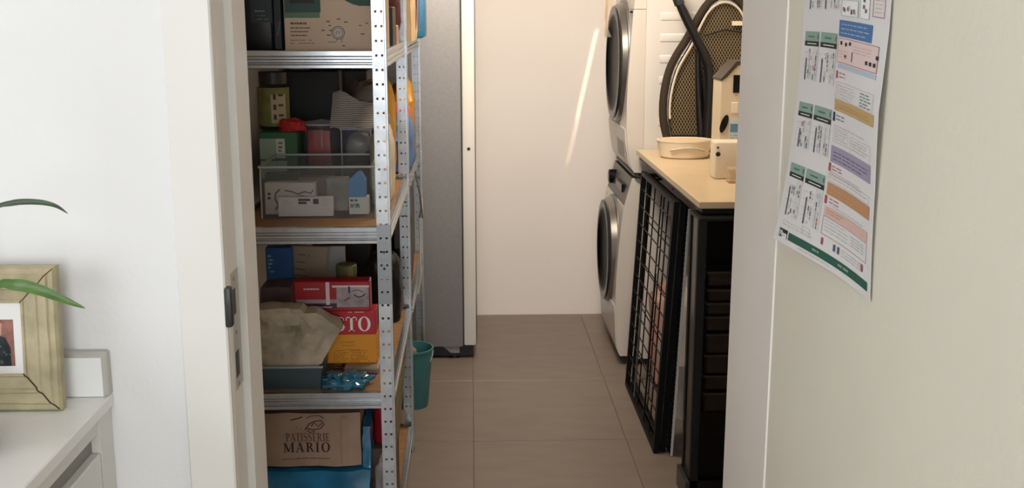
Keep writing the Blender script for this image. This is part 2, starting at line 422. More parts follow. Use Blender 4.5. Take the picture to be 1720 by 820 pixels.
# plant with long narrow leaves -------------------------------------------------
VX, VY = at(3, 700, 1.62).x-.07, 1.60
pl = thing('potted_plant', 'green houseplant with long narrow arching leaves in a dark vase', 'plant', (VX, VY, CT))
MB().lathe([(.045, 0), (.062, .01), (.07, .05), (.066, .09), (.045, .115), (.04, .13), (.036, .13), (.036, .02), (0, .02)], (VX, VY, CT), n=28).build('vase', M('vase_dark', '2A2220', .2), pl)
MB().tube([(VX, VY, CT+.02), (VX+.004, VY, CT+.2), (VX-.006, VY, CT+.36), (VX, VY, CT+.46)], .006, 8).build('stem', M('plant_stem', '6A7A3A', .5), pl)
LEAF = M('leaf_green', '44671F', .35, var=.25, scale=30, stretch=(1, 1, 6))
LEAFD = M('leaf_dark_green', '2C3F24', .4, var=.2, scale=30)
def leaf(pts, wid, mat, twist=0):
    P = [Vector(p) for p in pts]; n = len(P)
    def cr(t):
        t *= n-1; i = min(int(t), n-2); f = t-i
        p0, p1, p2, p3 = P[max(i-1, 0)], P[i], P[i+1], P[min(i+2, n-1)]
        return .5*((2*p1)+(p2-p0)*f+(2*p0-5*p1+4*p2-p3)*f*f+(3*p1-p0-3*p2+p3)*f**3)
    def fn(u, v):
        c = cr(v); d = (cr(min(v+.01, 1))-cr(max(v-.01, 0))).normalized()
        side = d.cross(Vector((math.sin(twist), -math.cos(twist), .25))).normalized()
        wv = wid*max(.02, math.sin(PI*min(1, v*.92+.08))**.8)*(1 if v > .4 else .35+1.6*v)
        return c+side*(u-.5)*wv*2+Vector((0, -.25*wv*abs(u-.5)*2, 0))
    MB().surf(fn, 4, 24, thick=.0006).build('leaf', mat, pl)
leaf([(VX, VY, CT+.30), at(-20, 356, 1.58), at(20, 341, 1.57), at(60, 339, 1.56), at(92, 345, 1.55), at(114, 359, 1.55)], .0042, LEAFD)
leaf([(VX, VY, CT+.16), at(-14, 487, 1.58), at(25, 478, 1.56), at(65, 486, 1.55), at(105, 502, 1.54), at(143, 518, 1.53)], .0085, LEAF)
leaf([(VX, VY, CT+.42), (VX-.1, VY, CT+.56), (VX-.22, VY-.04, CT+.5)], .012, LEAF)
leaf([(VX, VY, CT+.44), (VX-.05, VY-.08, CT+.6), (VX-.1, VY-.2, CT+.56)], .012, LEAF)

# ================================================================== POSTER
po = thing('wall_poster', 'white printed poster with green table headings curling off cream wall', 'poster', (JR, 1.57, 1.15))
PW, PHt, PY0 = .364, .60, 1.755
PZ0 = at(1467, 500, 1.41).z
PZL = at(1297, 400, 1.755).z
def SF(u, t):   # u along wall from far to near edge, t metres up from the lower edge
    k = max(0, 1-t/.30)
    off = .004 + .030*k**2*(1-u)**1.3 + .002*math.sin(u*6+t*9) + .004*max(0, (1-abs(t-.25)/.1))*u
    y = PY0 - PW*u + .004*math.sin(t*14)*u
    z = PZL + (PZ0-PZL)*u + t + .004*math.sin(PI*u)
    return Vector((JR+.003-off, y, z))
def SN(u, t):
    du = SF(u+.01, t)-SF(u-.01, t); dt = SF(u, t+.005)-SF(u, t-.005); n = du.cross(dt).normalized()
    return n if n.x < 0 else -n
MB().surf(lambda u, v: SF(u, v*PHt), 28, 48, thick=.0004).build('paper_sheet', PAPER, po)
INK = {}
def ink(n, h): INK[n] = (len(INK), M('ink_'+n, h, .6)); return INK[n][0]
for n_, h_ in dict(green='8DAA9C', black='26302F', dgreen='2A5E50', blue='4A78AE', pink='E9D3CF', gold='C6A873', purple='A49BB3', orange='C4916B', lblue='B9C6D6', grey='C9C6C6', lgrey='DAD8D6', ink='59606B', red='B0525A', white='F4F4F2', salmon='DDBBB0', teal='4C7F76', navy='2C3C5C').items(): ink(n_, h_)
def pr(mb, u0, t0, u1, t1, c, lift=1):
    nu = max(1, int((u1-u0)/.05)); nt = max(1, int((t1-t0)/.02))
    mb.surf(lambda a, b: SF(u0+(u1-u0)*a, t0+(t1-t0)*b)+SN(u0+(u1-u0)*a, t0+(t1-t0)*b)*(.0004*lift+.0002), nu, nt, INK[c][0])
PM = [INK[k][1] for k in INK]
def table(u0, u1, t0, t1, seed, parent_name='timetable'):
    mb = MB(); r = random.Random(seed); gap = .01; um = u0+(u1-u0)*.46
    for a, b in ((u0, um-gap), (um+gap, u1)):
        pr(mb, a, t1-.0145, b, t1, 'green', 1); pr(mb, a, t1-.022, b, t1-.0145, 'black', 1)
        lines_w = b-a
        pr(mb, a+lines_w*.25, t1-.009, a+lines_w*.65, t1-.0065, 'teal', 2); pr(mb, b-.018, t1-.011, b-.008, t1-.004, 'ink', 2)
        pr(mb, a+lines_w*.2, t1-.019, b-lines_w*.15, t1-.0175, 'lgrey', 2)
        pr(mb, a+lines_w*.62, t0, b-.004, t1-.022, 'lgrey', 1)
        x = a+lines_w*r.uniform(.15, .25)
        pr(mb, x, t0, x+.012, t1-.03-r.uniform(0, .012), 'ink', 2)
        for kx in (.38, .5, .74, .86):
            tt = t0+.002
            while tt < t1-.03:
                l = r.uniform(.002, .008)
                if r.random() < .75: pr(mb, a+lines_w*kx, tt, a+lines_w*kx+.008, min(tt+l, t1-.026), r.choice(['grey', 'ink', 'lblue', 'grey', 'teal', 'red', 'navy', 'lblue']), 3)
                tt += l+.0015
        for q in range(1, 5):
            tt = t0+(t1-.022-t0)*q/5; pr(mb, a, tt, b, tt+.0006, 'grey', 2)
    stuff(mb.build(parent_name, PM, po))
table(.05, .46, .305-.08+.035, .334, 1); table(.05, .46, .155, .225, 2); table(.05, .46, .045, .128, 3); table(.05, .46, .368, .44, 4); table(.05, .46, .475, .55, 5)
q = MB(); r = random.Random(9)
def para(u0, u1, t1, rows, pitch, c='grey', th=.0012):
    for k in range(rows):
        u = u0; end = u1-(u1-u0)*r.uniform(0, .3)
        while u < end:
            l = r.uniform(.02, .06); pr(q, u, t1-k*pitch-th, min(u+l, u1), t1-k*pitch, c, 2); u += l+.012
def frame_(u0, t0, u1, t1, c, w=.004, tw=.0008):
    pr(q, u0, t0, u1, t0+tw, c, 2); pr(q, u0, t1-tw, u1, t1, c, 2); pr(q, u0, t0, u0+w, t1, c, 2); pr(q, u1-w, t0, u1, t1, c, 2)
pr(q, .50, .432, .9, .438, 'ink'); pr(q, .48, .425, .51, .445, 'navy'); para(.53, .8, .428, 1, .004)
for (u0, t0, u1, t1) in ((.5, .385, .7, .418), (.5, .36, .7, .382), (.72, .36, .82, .418)):
    pr(q, u0, t0, u1, t1, 'white'); frame_(u0, t0, u1, t1, 'lblue')
    for k in range(9):
        a = r.uniform(u0+.01, u1-.04); b = r.uniform(t0+.003, t1-.008); pr(q, a, b, a+.02, b+.005, r.choice(['ink', 'grey', 'teal', 'red']), 2)
frame_(.85, .365, .96, .42, 'red'); para(.87, .95, .412, 9, .005, 'salmon')
pr(q, .48, .331, .86, .354, 'blue'); para(.51, .83, .349, 3, .006, 'lblue')
pr(q, .48, .295, .94, .329, 'pink'); frame_(.48, .295, .94, .329, 'red', .003, .0006)
for a, b in ((.51, .32), (.57, .319), (.62, .321), (.82, .302), (.86, .302), (.9, .302), (.57, .302), (.92, .312)): pr(q, a, b, a+.025, b+.005, 'black', 2)
para(.67, .9, .322, 3, .004, 'salmon'); para(.5, .62, .312, 3, .004, 'salmon'); pr(q, .66, .3, .67, .313, 'ink', 2); pr(q, .49, .287, .94, .293, 'lblue')
pr(q, .48, .272, .5, .283, 'red'); para(.52, .6, .281, 2, .005, 'red'); frame_(.49, .244, .94, .268, 'salmon', .003, .0005)
para(.51, .74, .264, 5, .004); para(.8, .92, .264, 5, .004, 'teal'); pr(q, .49, .227, .96, .243, 'gold'); para(.52, .92, .237, 2, .004, 'orange')
pr(q, .48, .211, .505, .224, 'navy'); para(.52, .62, .221, 2, .005, 'ink'); para(.5, .9, .206, 1, .004)
frame_(.5, .182, .68, .202, 'grey', .003, .0005); frame_(.71, .176, .94, .2, 'grey', .003, .0005); para(.52, .66, .199, 4, .004); para(.73, .92, .196, 4, .004)
pr(q, .49, .152, .95, .176, 'purple'); para(.52, .92, .168, 3, .005, 'navy', .0008)
pr(q, .48, .138, .505, .15, 'red'); para(.52, .64, .147, 2, .004, 'red'); para(.5, .92, .138, 3, .004); frame_(.49, .124, .95, .135, 'salmon', .003, .0005)
pr(q, .49, .104, .96, .122, 'orange'); para(.52, .9, .115, 2, .005, 'gold')
pr(q, .48, .09, .505, .102, 'red'); para(.53, .64, .1, 2, .005, 'red'); para(.53, .9, .091, 1, .005)
pr(q, .49, .073, .95, .087, 'salmon'); para(.52, .7, .083, 2, .004, 'orange'); frame_(.49, .045, .95, .072, 'red', .003, .0005); para(.51, .75, .068, 4, .005); para(.78, .92, .066, 4, .004, 'grey')
for a in (.5, .62, .66, .9): pr(q, a, .03, a+.02, .04, r.choice(['ink', 'black', 'red']), 2)
para(.7, .92, .039, 3, .004); para(.08, .42, .036, 2, .005); frame_(.3, .03, .38, .042, 'grey')
stuff(q.build('printed_panel', PM, po))
q = MB(); pr(q, .17, .0095, .97, .0215, 'dgreen')
for u0, u1 in ((.43, .47), (.475, .495), (.68, .72), (.73, .78)): pr(q, u0, .0145, u1, .0175, 'green', 2)
pr(q, .055, .009, .155, .0225, 'dgreen'); pr(q, .1, .0165, .155, .0225, 'black', 2); pr(q, .1, .009, .15, .0165, 'white', 2)
for u0 in (.105, .125): pr(q, u0, .011, u0+.012, .015, 'salmon', 3)
for u0, t0 in ((.068, .011), (.082, .0135), (.094, .011)): pr(q, u0, t0, u0+.007, .0195, 'white', 3)
para(.3, .6, .006, 1, .003)
stuff(q.build('footer_band', PM, po))

# ================================================================== METAL SHELVING
LV = [.10, .538, .997, 1.454, 1.84]     # shelf levels: top of the front lip
def perforated(mb, o, u, v, w, h, m=0, pitch=.0365, hole=.006, cols=(.28, .72), phase=.015):
    """flat strip w x h with two columns of punched holes"""
    o, u, v = Vector(o), Vector(u), Vector(v)
    ub = [0]
    for c in cols: ub += [c*w-hole/2, c*w+hole/2]
    ub.append(w); vb = [0]; z = phase
    while z+hole < h: vb += [z, z+hole]; z += pitch
    vb.append(h)
    idx = {}; vs = []; fs = []
    def vi(i, j):
        if (i, j) not in idx: idx[(i, j)] = len(vs); vs.append(o+u*ub[i]+v*vb[j])
        return idx[(i, j)]
    for j in range(len(vb)-1):
        if j % 2 == 0:
            for i in range(len(ub)-1): fs.append((vi(i, j), vi(i+1, j), vi(i+1, j+1), vi(i, j+1)))
        else:
            for i in range(0, len(ub)-1, 2): fs.append((vi(i, j), vi(i+1, j), vi(i+1, j+1), vi(i, j+1)))
    mb.add(vs, fs, m)
def post(x, y, sx, sy, parent, top=2.0, splice=True):
    """L-shaped upright: corner at (x,y); flanges run towards sx and sy"""
    mb = MB(); wf = .034
    x0 = x if sx > 0 else x-wf
    perforated(mb, (x0, y, 0), UX, UZ, wf, top)
    y0 = y if sy > 0 else y-wf
    perforated(mb, (x, y0, 0), UY, UZ, wf, top)
    t = .0016
    mb.box(x-.0022 if sx > 0 else x-.004, x+.004 if sx > 0 else x+.0022, y-.001 if sy > 0 else y-.003, y+.003 if sy > 0 else y+.001, 0, top, bev=.001)
    mb.box(x0, x0+.002, y-.0008, y+.003*sy if sy > 0 else y+.0008, 0, top)
    xe = x0+wf if sx > 0 else x0
    mb.box(xe-.0012, xe+.0012, min(y, y+.006*sy), max(y, y+.006*sy), 0, top)
    ye = y+wf*sy
    mb.box(min(x, x+.006*sx), max(x, x+.006*sx), ye-.0012, ye+.0012, 0, top)
    p = mb.build('post', GALV, parent, smooth=20)
    if splice:
        s = MB(); zs0, zs1 = .80, 1.0
        yy = y-.0028*sy
        perforated(s, (x0-.001, yy, .788), UX, UZ, wf+.002, .215, phase=.0298, cols=(.29, .71))
        for zz in (.857, .905, .95): s.box(x0, x0+wf, min(yy-.0012*sy, y), max(yy-.0012*sy, y), zz, zz+.004)
        for zz in (.885, .93): s.lathe([(.0035, -.0012), (.0035, .0012), (0, .0012)], (x0+wf/2, y-.0035*sy, zz), 'y', 8, 1)
        s.build('splice', [M('splice_steel_shaded', '8E9296', .4, .75), BLACK], p)  # darker than the post: its duller reflection is put into the colour
    MB().box(x0-.001, x0+wf+.001, min(y-.001*sy, y+wf*sy), max(y-.001*sy, y+wf*sy), 0.0, .012).build('post_foot', BLACK, p)
    return p
def beam(p0, p1, z, parent, out):
    """ridged steel beam: lip profile swept from p0 to p1, out = outward horizontal direction"""
    prof = [(-.012, 0), (0, 0), (.0015, -.002), (.0015, -.013), (-.0025, -.017), (-.0025, -.021), (.002, -.024), (.002, -.029), (-.002, -.032), (-.002, -.034), (.002, -.037), (.002, -.044), (-.001, -.046), (-.012, -.046), (-.012, -.044), (-.004, -.043), (-.006, -.018), (-.004, -.004), (-.012, -.002)]
    o = Vector(out); vs = []
    for p in (p0, p1):
        for a, h in prof: vs.append(Vector((p[0], p[1], z))+o*a+UZ*h)
    n = len(prof)
    fs = [(i, (i+1) % n, (i+1) % n+n, i+n) for i in range(n)]+[tuple(range(n)), tuple(range(2*n-1, n-1, -1))]
    return MB().add(vs, fs).build('shelf_beam', GALVB, parent, smooth=20)
def shelving(name, label, x0, x1, y0, y1, levels, top, near=True):
    root = thing(name, label, 'shelving unit', ((x0+x1)/2, (y0+y1)/2, 0), 'metal shelving units in the pantry')
    if near: post(x1, y0, -1, 1, root, top); post(x0, y0, 1, 1, root, top)
    post(x1, y1, -1, -1, root, top); post(x0, y1, 1, -1, root, top)
    for z in levels:
        beam((x0+.036, y0+.004), (x1-.034, y0+.004), z, root, (0, -1, 0)); beam((x0+.036, y1-.004), (x1-.036, y1-.004), z, root, (0, 1, 0))
        beam((x1-.004, y0+.036), (x1-.004, y1-.036), z, root, (1, 0, 0)); beam((x0+.004, y0+.036), (x0+.004, y1-.036), z, root, (-1, 0, 0))
        b = MB().box(x0+.010, x1-.010, y0+.010, y1-.010, z-.014, z-.004).build('shelf_board', WOOD, root); b['label'] = 'brown chipboard shelf board'
    return root
AX0, AX1, AY0, AY1 = -.64, -.216, 2.85, 3.76
shelving('shelving_unit', 'galvanised steel shelving unit with perforated posts beside the doorway', AX0, AX1, AY0, AY1, LV, 2.0)
BX0, BX1, BY0, BY1 = -.64, -.212, 3.765, 4.66
shelving('shelving_unit', 'galvanised steel shelving unit standing between nearer shelves and grey fridge', BX0, BX1, BY0, BY1, LV[1:], 2.0, False)
SH = [z-.004 for z in LV]

# ================================================================== FRIDGE
GY0, GY1, GX = 4.80, 5.42, -.045
fr = thing('fridge', 'tall grey fridge with silver door edge standing at pantry back', 'fridge', (-.3, 5.1, 0))
MB().box(-.60, GX, GY0, GY1, .062, 1.85, bev=.006, seg=2).build('body', FRIDGE, fr)
MB().box(GX+.004, GX+.06, GY0-.002, GY1, .068, 1.85, bev=.007, seg=2).build('door', FDOOR, fr)['label'] = 'silver door seen on its edge'
d = MB().box(GX-.004, GX+.006, GY0+.004, GY1-.01, .07, 1.84).box(GX+.0595, GX+.063, GY0+.012, GY1-.005, .075, 1.84); d.build('seal_and_shade', DGREY, fr)  # inner strip is the seal, outer strip paints the shading on the door
MB().box(-.59, GX+.045, GY0+.03, GY1-.02, .012, .062).build('kick_plate', BLACK, fr)
MB().prism([(-.14, .062), (-.062, .062), (-.062, .03), (-.1, .03)], 'y', GY0+.012, GY0+.03).build('base_bracket', FRIDGE, fr)
for x, y in ((-.55, 4.85), (-.085, 4.85), (-.55, 5.36), (-.085, 5.36)):
    MB().lathe([(.02, 0), (.02, .03), (.012, .03), (.012, .062)], (x, y, 0), n=12).build('foot', BLACK, fr)
z = at(788, 250, GY0).z
MB().lathe([(.007, -.0015), (.007, .004), (0, .004)], (GX+.032, GY0-.003, z), 'y', 12).build('door_plug', BLACK, fr)

# ================================================================== WASHER + DRYER
MY0, MY1, MXB = 4.69, 5.29, 1.27
def curve(zs):
    return zs
def body_front(parent, prof, split, name='front_panel', mat=WHITEF, ya=MY0, yb=MY1):
    poly = [(x, z) for x, z in prof] + [(split, prof[-1][1]), (split, prof[0][1])]
    MB().prism(poly, 'y', ya, yb).build(name, mat, parent, smooth=35)
def fine(prof, n=5):
    P = [Vector(p) for p in prof]; out = []
    for i in range(len(P)-1):
        p0, p1, p2, p3 = P[max(i-1, 0)], P[i], P[i+1], P[min(i+2, len(P)-1)]
        for k in range(n):
            f = k/n; out.append(tuple(.5*((2*p1)+(p2-p0)*f+(2*p0-5*p1+4*p2-p3)*f*f+(3*p1-p0-3*p2+p3)*f**3)))
    out.append(tuple(P[-1])); return out
def door(parent, x, yc, zc, r, depth):
    dr = MB().lathe([(r, .012), (r+.004, -.004), (r-.004, -depth*.72), (r-.02, -depth), (r-.04, -depth), (r-.055, -depth*.72)], (x, yc, zc), 'x', 48, cap=False).build('door', CHROME, parent)
    MB().lathe([(r-.05, -depth*.95), (r-.07, -depth*.62), (r*.55, -depth*.45), (0, -depth*.35)], (x, yc, zc), 'x', 48, cap=False).build('door_glass', DGLASS, dr)
    MB().lathe([(r-.012, -depth-.0012), (r-.018, -depth-.003), (r-.042, -depth-.003), (r-.057, -depth*.8)], (x, yc, zc), 'x', 48, cap=False).build('door_rim', BLKS, dr)
    MB().lathe([(r+.016, .014), (r+.014, -.001), (r+.004, -.003)], (x, yc, zc), 'x', 48, cap=False).build('door_recess', GALVD, dr)
    MB().box(x-depth*.95, x-depth*.3, yc+r-.03, yc+r-.002, zc-.05, zc+.05, bev=.006).build('door_handle', DGREY, dr)
wm = thing('washing_machine', 'white front loading washing machine with dark control panel below the dryer', 'washing machine', (.95, 4.99, 0))
pw = [(.655, .045), (.642, .09), (.631, .295), (.634, .46), (.654, .69), (.66, .722)]
body_front(wm, fine(pw), .735)
body_front(wm, [(.6605, .7235), (.693, .845)], .735, 'control_panel', M('panel_charcoal', '34342F', .35), MY0+.012, MY1-.012)
for ya in (MY0, MY1-.0115): body_front(wm, [(.660, .7225), (.693, .846)], .735, 'panel_cheek', WHITEF, ya, ya+.0115)
MB().box(.736, MXB, MY0, MY1, .03, .85, bev=.003).build('cabinet_body', WHITEA, wm)
MB().box(.70, MXB, MY0+.01, MY1-.01, .012, .045).build('base', BLACK, wm)
for x in (.76, 1.22):
    for y in (4.74, 5.24): MB().lathe([(.022, 0), (.022, .012), (0, .012)], (x, y, 0), n=12).build('foot', BLACK, wm)
MB().prism(fine([(.650, .052), (.637, .1), (.627, .27)])+[(.66, .27), (.66, .052)], 'y', MY0+.015, MY1-.015).build('kick_panel', WHITEF, wm)
door(wm, .648, 4.99, .47, .243, .042)
MB().lathe([(.033, .01), (.033, -.022), (.028, -.027), (0, -.027)], (.677, 5.18, .785), 'x', 24).build('dial', BLKS, wm)
MB().box(.664, .68, 4.82, 5.02, .765, .80).build('display', BLKS, wm)
k = MB()
for i in range(5): k.lathe([(.006, .008), (.006, -.003), (0, -.003)], (.655+.002*i, 4.73, .60+.024*i), 'x', 10)
k.build('indicator', DGREY, wm)
MB().prism([(.645, .65), (.652, .705), (.66, .705), (.66, .65)], 'y', 5.06, 5.27).build('detergent_drawer', WHITEF, wm)
ZD = .866
dm = thing('tumble_dryer', 'white tumble dryer with ribbed side stacked on the washing machine', 'dryer', (.95, 4.99, ZD))
pd = [(.70, ZD+.004), (.682, .905), (.667, 1.0), (.662, 1.12), (.664, 1.25), (.672, 1.4), (.682, 1.56)]
body_front(dm, fine(pd), .735)
body_front(dm, [(.6825, 1.562), (.70, 1.715)], .735, 'control_panel', WHITEF)
MB().box(.736, MXB, MY0, MY1, ZD, 1.72, bev=.003).build('cabinet_body', WHITEA, dm)
for i in range(11):
    z = 1.62-.0885*i*1.0
    if z < 1.0: break
    MB().box(.795, 1.245, MY0-.0035, MY0+.012, z-.019, z+.019, bev=.0075, seg=3).build('side_rib', WHITEA, dm)
door(dm, .672, 4.99, 1.325, .262, .036)
MB().prism(fine([(.694, .882), (.678, .905), (.662, 1.0), (.6575, 1.055)])+[(.68, 1.055), (.70, .882)], 'y', MY0+.02, MY1-.02).build('lower_flap', WHITEF, dm)
g = MB().prism([(.668, .92), (.661, .995), (.67, .995), (.68, .92)], 'y', MY0+.06, MY0+.3); g.build('vent_grille', M('vent_grey', 'A9A39B', .5), dm)
MB().box(.672, .69, 4.71, 4.735, 1.545, 1.555).build('status_mark', BLACK, dm)
sk = MB().box(.70, MXB, MY0-.002, MY1, .8515, .8645, bev=.002); tag(sk.build('stacking_tray', BLACK), 'black stacking frame between the dryer and washing machine', 'appliance frame')
tag(MB().tube([(.70, 4.68, .862), (.73, 4.672, .848), (.79, 4.668, .842), (.84, 4.668, .852), (.86, 4.668, .84), (.87, 4.672, .80)], .0065, 8).build('power_cable', BLACK), 'black cable lying across the seam of the stacked machines', 'cable')
# ================================================================== LAUNDRY WORKTOP
WT = .975
WY0, WY1, WX = 3.335, 4.66, .703
wt = thing('laundry_worktop', 'beige stone worktop along the right wall in front of dryer', 'worktop', (1.0, 4.0, WT-.022))
MB().box(WX, PR, WY0, WY1, WT-.022, WT, bev=.002).build('worktop_slab', STONE, wt)
MB().box(WX+.012, PR, WY0+.012, WY1-.01, WT-.04, WT-.0225).build('worktop_batten', BLKM, wt)
# folded crates of black wire ------------------------------------------------
def panel(label, xb, xt, y0, y1, ztop, nv, nh, fw_, mat, edge_mat=None, group=None, e=.02):
    t = thing('wire_panel', label, 'wire panel', (xb, (y0+y1)/2, 0), group)
    def P(y, z): return Vector((xb+(xt-xb)*z/ztop, y, z))
    n = Vector((1, 0, -(xt-xb)/ztop)).normalized()
    for a, b, mm, ww in ((P(y0, .003), P(y0, ztop), edge_mat or mat, fw_), (P(y1, .003), P(y1, ztop), mat, .016), (P(y0, .012), P(y1, .012), mat, .02), (P(y0, ztop-.008), P(y1, ztop-.008), mat, .016)):
        d = (b-a).normalized(); up = n
        MB().bar(a, b, ww, e, up=up).build('frame_bar', mm, t)
    for i in range(1, nv):
        y = y0+(y1-y0)*i/nv; MB().tube([P(y, .01), P(y, ztop-.01)], .0028, 6).build('wire', mat, t)
    for i in range(1, nh):
        z = ztop*i/nh; MB().tube([P(y0, z)-n*.004, P(y1, z)-n*.004], .0024, 6).build('wire', mat, t)
    return t, P, n
WIRE = M('wire_black', '060607', .5, spec=.2)
t, P, n = panel('black wire crate panel leaning nearest the aisle beside washing machine', .652, .700, 3.70, 4.42, .915, 5, 13, .03, WIRE)
for y in (3.95, 4.2):
    MB().bar(P(y, .03)-n*.006, P(y, .60 if y < 4 else .42)-n*.006, .012, .006, up=n).build('latch_rod', M('latch_steel', '6E7074', .3, .8) if y > 4 else WIRE, t)
panel('second black wire crate panel folded flat behind the aisle-side panel', .678, .724, 3.71, 4.42, .90, 2, 5, .03, WIRE)
t, P, n = panel('third wire panel with a silver front edge beside black cabinet', .702, .738, 3.66, 3.86, .895, 12, 50, .007, WIRE, M('edge_silver', 'DADCDE', .45, .1), e=.008)
# black cabinet with dark clear side -------------------------------------------
KX0, KX1, KY0, KY1, KZ = .692, 1.26, 3.28, 3.43, .925
kb = thing('storage_cabinet', 'black cabinet with dark see-through side under the worktop end', 'cabinet', (.98, 3.355, 0))
for a in (KX0, KX1-.03):
    for b in (KY0, KY1-.03): MB().box(a, a+.026, b, b+.026, .0, KZ, bev=.002).build('corner_post', M('cabinet_post', '121313', .5, spec=.25), kb)
MB().box(KX0, KX1, KY0, KY1, .03, .075).build('base_panel', BLKM, kb)
MB().box(KX0-.014, KX0-.001, KY0, KY1, .0, .07).build('base_rail', M('rail_grey', '3A3C3E', .35, .3), kb)
MB().box(KX0, KX1, KY0, KY1, KZ, KZ+.008).build('top_panel', BLKM, kb)
MB().box(KX0+.004, KX0+.008, KY0+.03, KY1-.03, .075, KZ).build('aisle_panel', BLKS, kb)
MB().box(KX0+.03, KX1-.03, KY0+.006, KY0+.009, .076, KZ-.001).build('smoked_panel', clear('smoked_plastic', 'E2DEDA', .02, .08, '202020'), kb)
MB().box(KX0+.03, KX1-.03, KY1-.012, KY1-.006, .076, KZ-.001).build('rear_panel', BLKM, kb)
LAY = M('layer_dark_brown', '3F3A36', .55, var=.4, scale=20, stretch=(1, 1, 4)); LAYE = M('layer_edge', '655F58', .4)
zz = .30; rnd = random.Random(5)
MB().box(KX0+.034, KX1-.034, KY0+.03, KY1-.02, .076, .297).build('drawer_block', M('cabinet_inner', '17130F', .6), kb)
for i in range(8):
    h = rnd.choice((.045, .055, .07)); y = KY0+.02+rnd.random()*.012
    if zz+h > .85: break
    q = MB().box(KX0+.04, KX1-.04, y, KY1-.02, zz, zz+h-.006, 0, bev=.006).box(KX0+.036, KX1-.036, y-.004, y+.02, zz+h-.013, zz+h-.006, 1, bev=.002)
    q.build('tray', [LAY, LAYE], kb); zz += h
# bags stored under the worktop -------------------------------------------------
for lab, c, rr, hx, sd in (('white crumpled bag seen through the black wire panels', (.85, 4.15, 0), (.10, .15, .30), 'E6DDD6', 3), ('pink cloth bag under worktop behind black wire panels', (.85, 4.47, 0), (.10, .12, .26), 'D8ABA0', 8), ('tan paper bag against the right wall under the worktop', (1.19, 4.15, 0), (.10, .22, .30), '9A7B58', 5)):
    tag(MB().blob(c, rr, sd, .18, 4).build('storage_bag', M('bag_%d' % sd, hx, .6, var=.25, scale=9)), lab, 'bag')

# ================================================================== IRONING BOARD
IY = 4.655
OL = [(1119, 236), (1112, 205), (1111, 178), (1114, 150), (1122, 118), (1134, 93), (1150, 68), (1163, 45), (1175, 24), (1188, 6), (1203, -5), (1218, -8), (1234, -3), (1247, 10), (1256, 30), (1264, 60), (1272, 100), (1277, 150), (1278, 190), (1274, 236)]
ib = thing('ironing_board', 'upended ironing board with brown rim and open mesh underside against dryer', 'ironing board', (at(1200, 236, IY).x, IY, WT))
def IP(px, py, off=0):
    p = at(px, py, IY); k = (p.z-WT)
    p.z = max(p.z, WT+.022); return Vector((p.x, IY-.035+.035*k/.65-off-.012, p.z))
loop = OL+[OL[0]]
MB().tube([IP(*p) for p in fine(OL, 4)]+[IP(*OL[0])], .017, 10).build('padded_rim', M('rim_brown', '33291F', .85, bump=.4, bscale=200), ib)
cx_, cy_ = 1198, 130
def inset(p, d):
    v = Vector((cx_-p[0], (cy_-p[1])*.9)); v = v.normalized()*d; return (p[0]+v.x, p[1]+v.y)
MB().tube([IP(*inset(p, 12), .016) for p in fine(OL, 4)][4:-6], .0052, 6).build('white_piping', M('piping_white', 'D8CDBB', .7), ib)
inn = [inset(p, 10) for p in OL]
inner3 = [IP(*p) for p in inn]
MB().add([p+Vector((0, .006, 0)) for p in inner3]+[p+Vector((0, .010, 0)) for p in inner3], [tuple(range(len(inn))), tuple(range(2*len(inn)-1, len(inn)-1, -1))]).build('cover_back', M('cover_dark', '2A241D', .9), ib)
def inside(x, y):
    c = False; j = len(inn)-1
    for i in range(len(inn)):
        if (inn[i][1] > y) != (inn[j][1] > y) and x < (inn[j][0]-inn[i][0])*(y-inn[i][1])/(inn[j][1]-inn[i][1])+inn[i][0]: c = not c
        j = i
    return c
ms = MB(); sx_, sy_ = 5.0, 4.4; row = 0; y = -4
while y < 236:
    x = 1108+(sx_/2 if row % 2 else 0)
    while x < 1280:
        for (a, b) in (((x, y), (x+sx_/2, y+sy_)), ((x+sx_, y), (x+sx_/2, y+sy_))):
            if inside(*a) and inside(*b):
                p, q = IP(*a, .002), IP(*b, .002); w = Vector((.0010, 0, 0)); ms.add([p-w, p+w, q+w, q-w], [(0, 1, 2, 3)])
        x += sx_
    y += sy_; row += 1
stuff(ms.build('expanded_mesh', M('mesh_beige', 'A8946F', .5, .3), ib, smooth=0))
MB().tube([IP(1168, 84, .03), IP(1168, 130, .03), IP(1170, 180, .03), IP(1174, 233, .03)], [.012, .013, .017, .022], 10).build('leg', BLACK, ib)
MB().tube([IP(1178, 120, .03), IP(1180, 233, .03)], .010, 8).build('leg', BLACK, ib)
MB().bar(IP(1226, 39, .02), IP(1262, 39, .02), .012, .018).build('hook', M('hook_white', 'E8DCC8', .5), ib)
MB().tube([IP(1180, 60, .016), IP(1215, 50, .016), IP(1262, 58, .016)], .003, 6).build('support_wire', BLACK, ib)
wd = thing('vacuum_wand', 'black bent plastic tube leaning across the mesh ironing board', 'vacuum tube', (at(1192, 236, 4.56).x, 4.56, WT))
def VP(px, py, y): return at(px, py, y)
pts = [VP(1126, -46, 4.575), VP(1134, -10, 4.57), VP(1150, 25, 4.565), VP(1166, 58, 4.56), VP(1180, 86, 4.56), VP(1189, 108, 4.56), VP(1192, 135, 4.56), VP(1190, 185, 4.56), VP(1188, 228, 4.56)]
pts[-1].z = WT+.004
MB().tube(pts, [.017, .016, .019, .019, .020, .0195, .019, .021, .024], 12).build('tube', BLACK, wd)
MB().tube([VP(1129, -30, 4.573), VP(1142, 8, 4.568)], .022, 12).build('grip_collar', DGREY, wd)
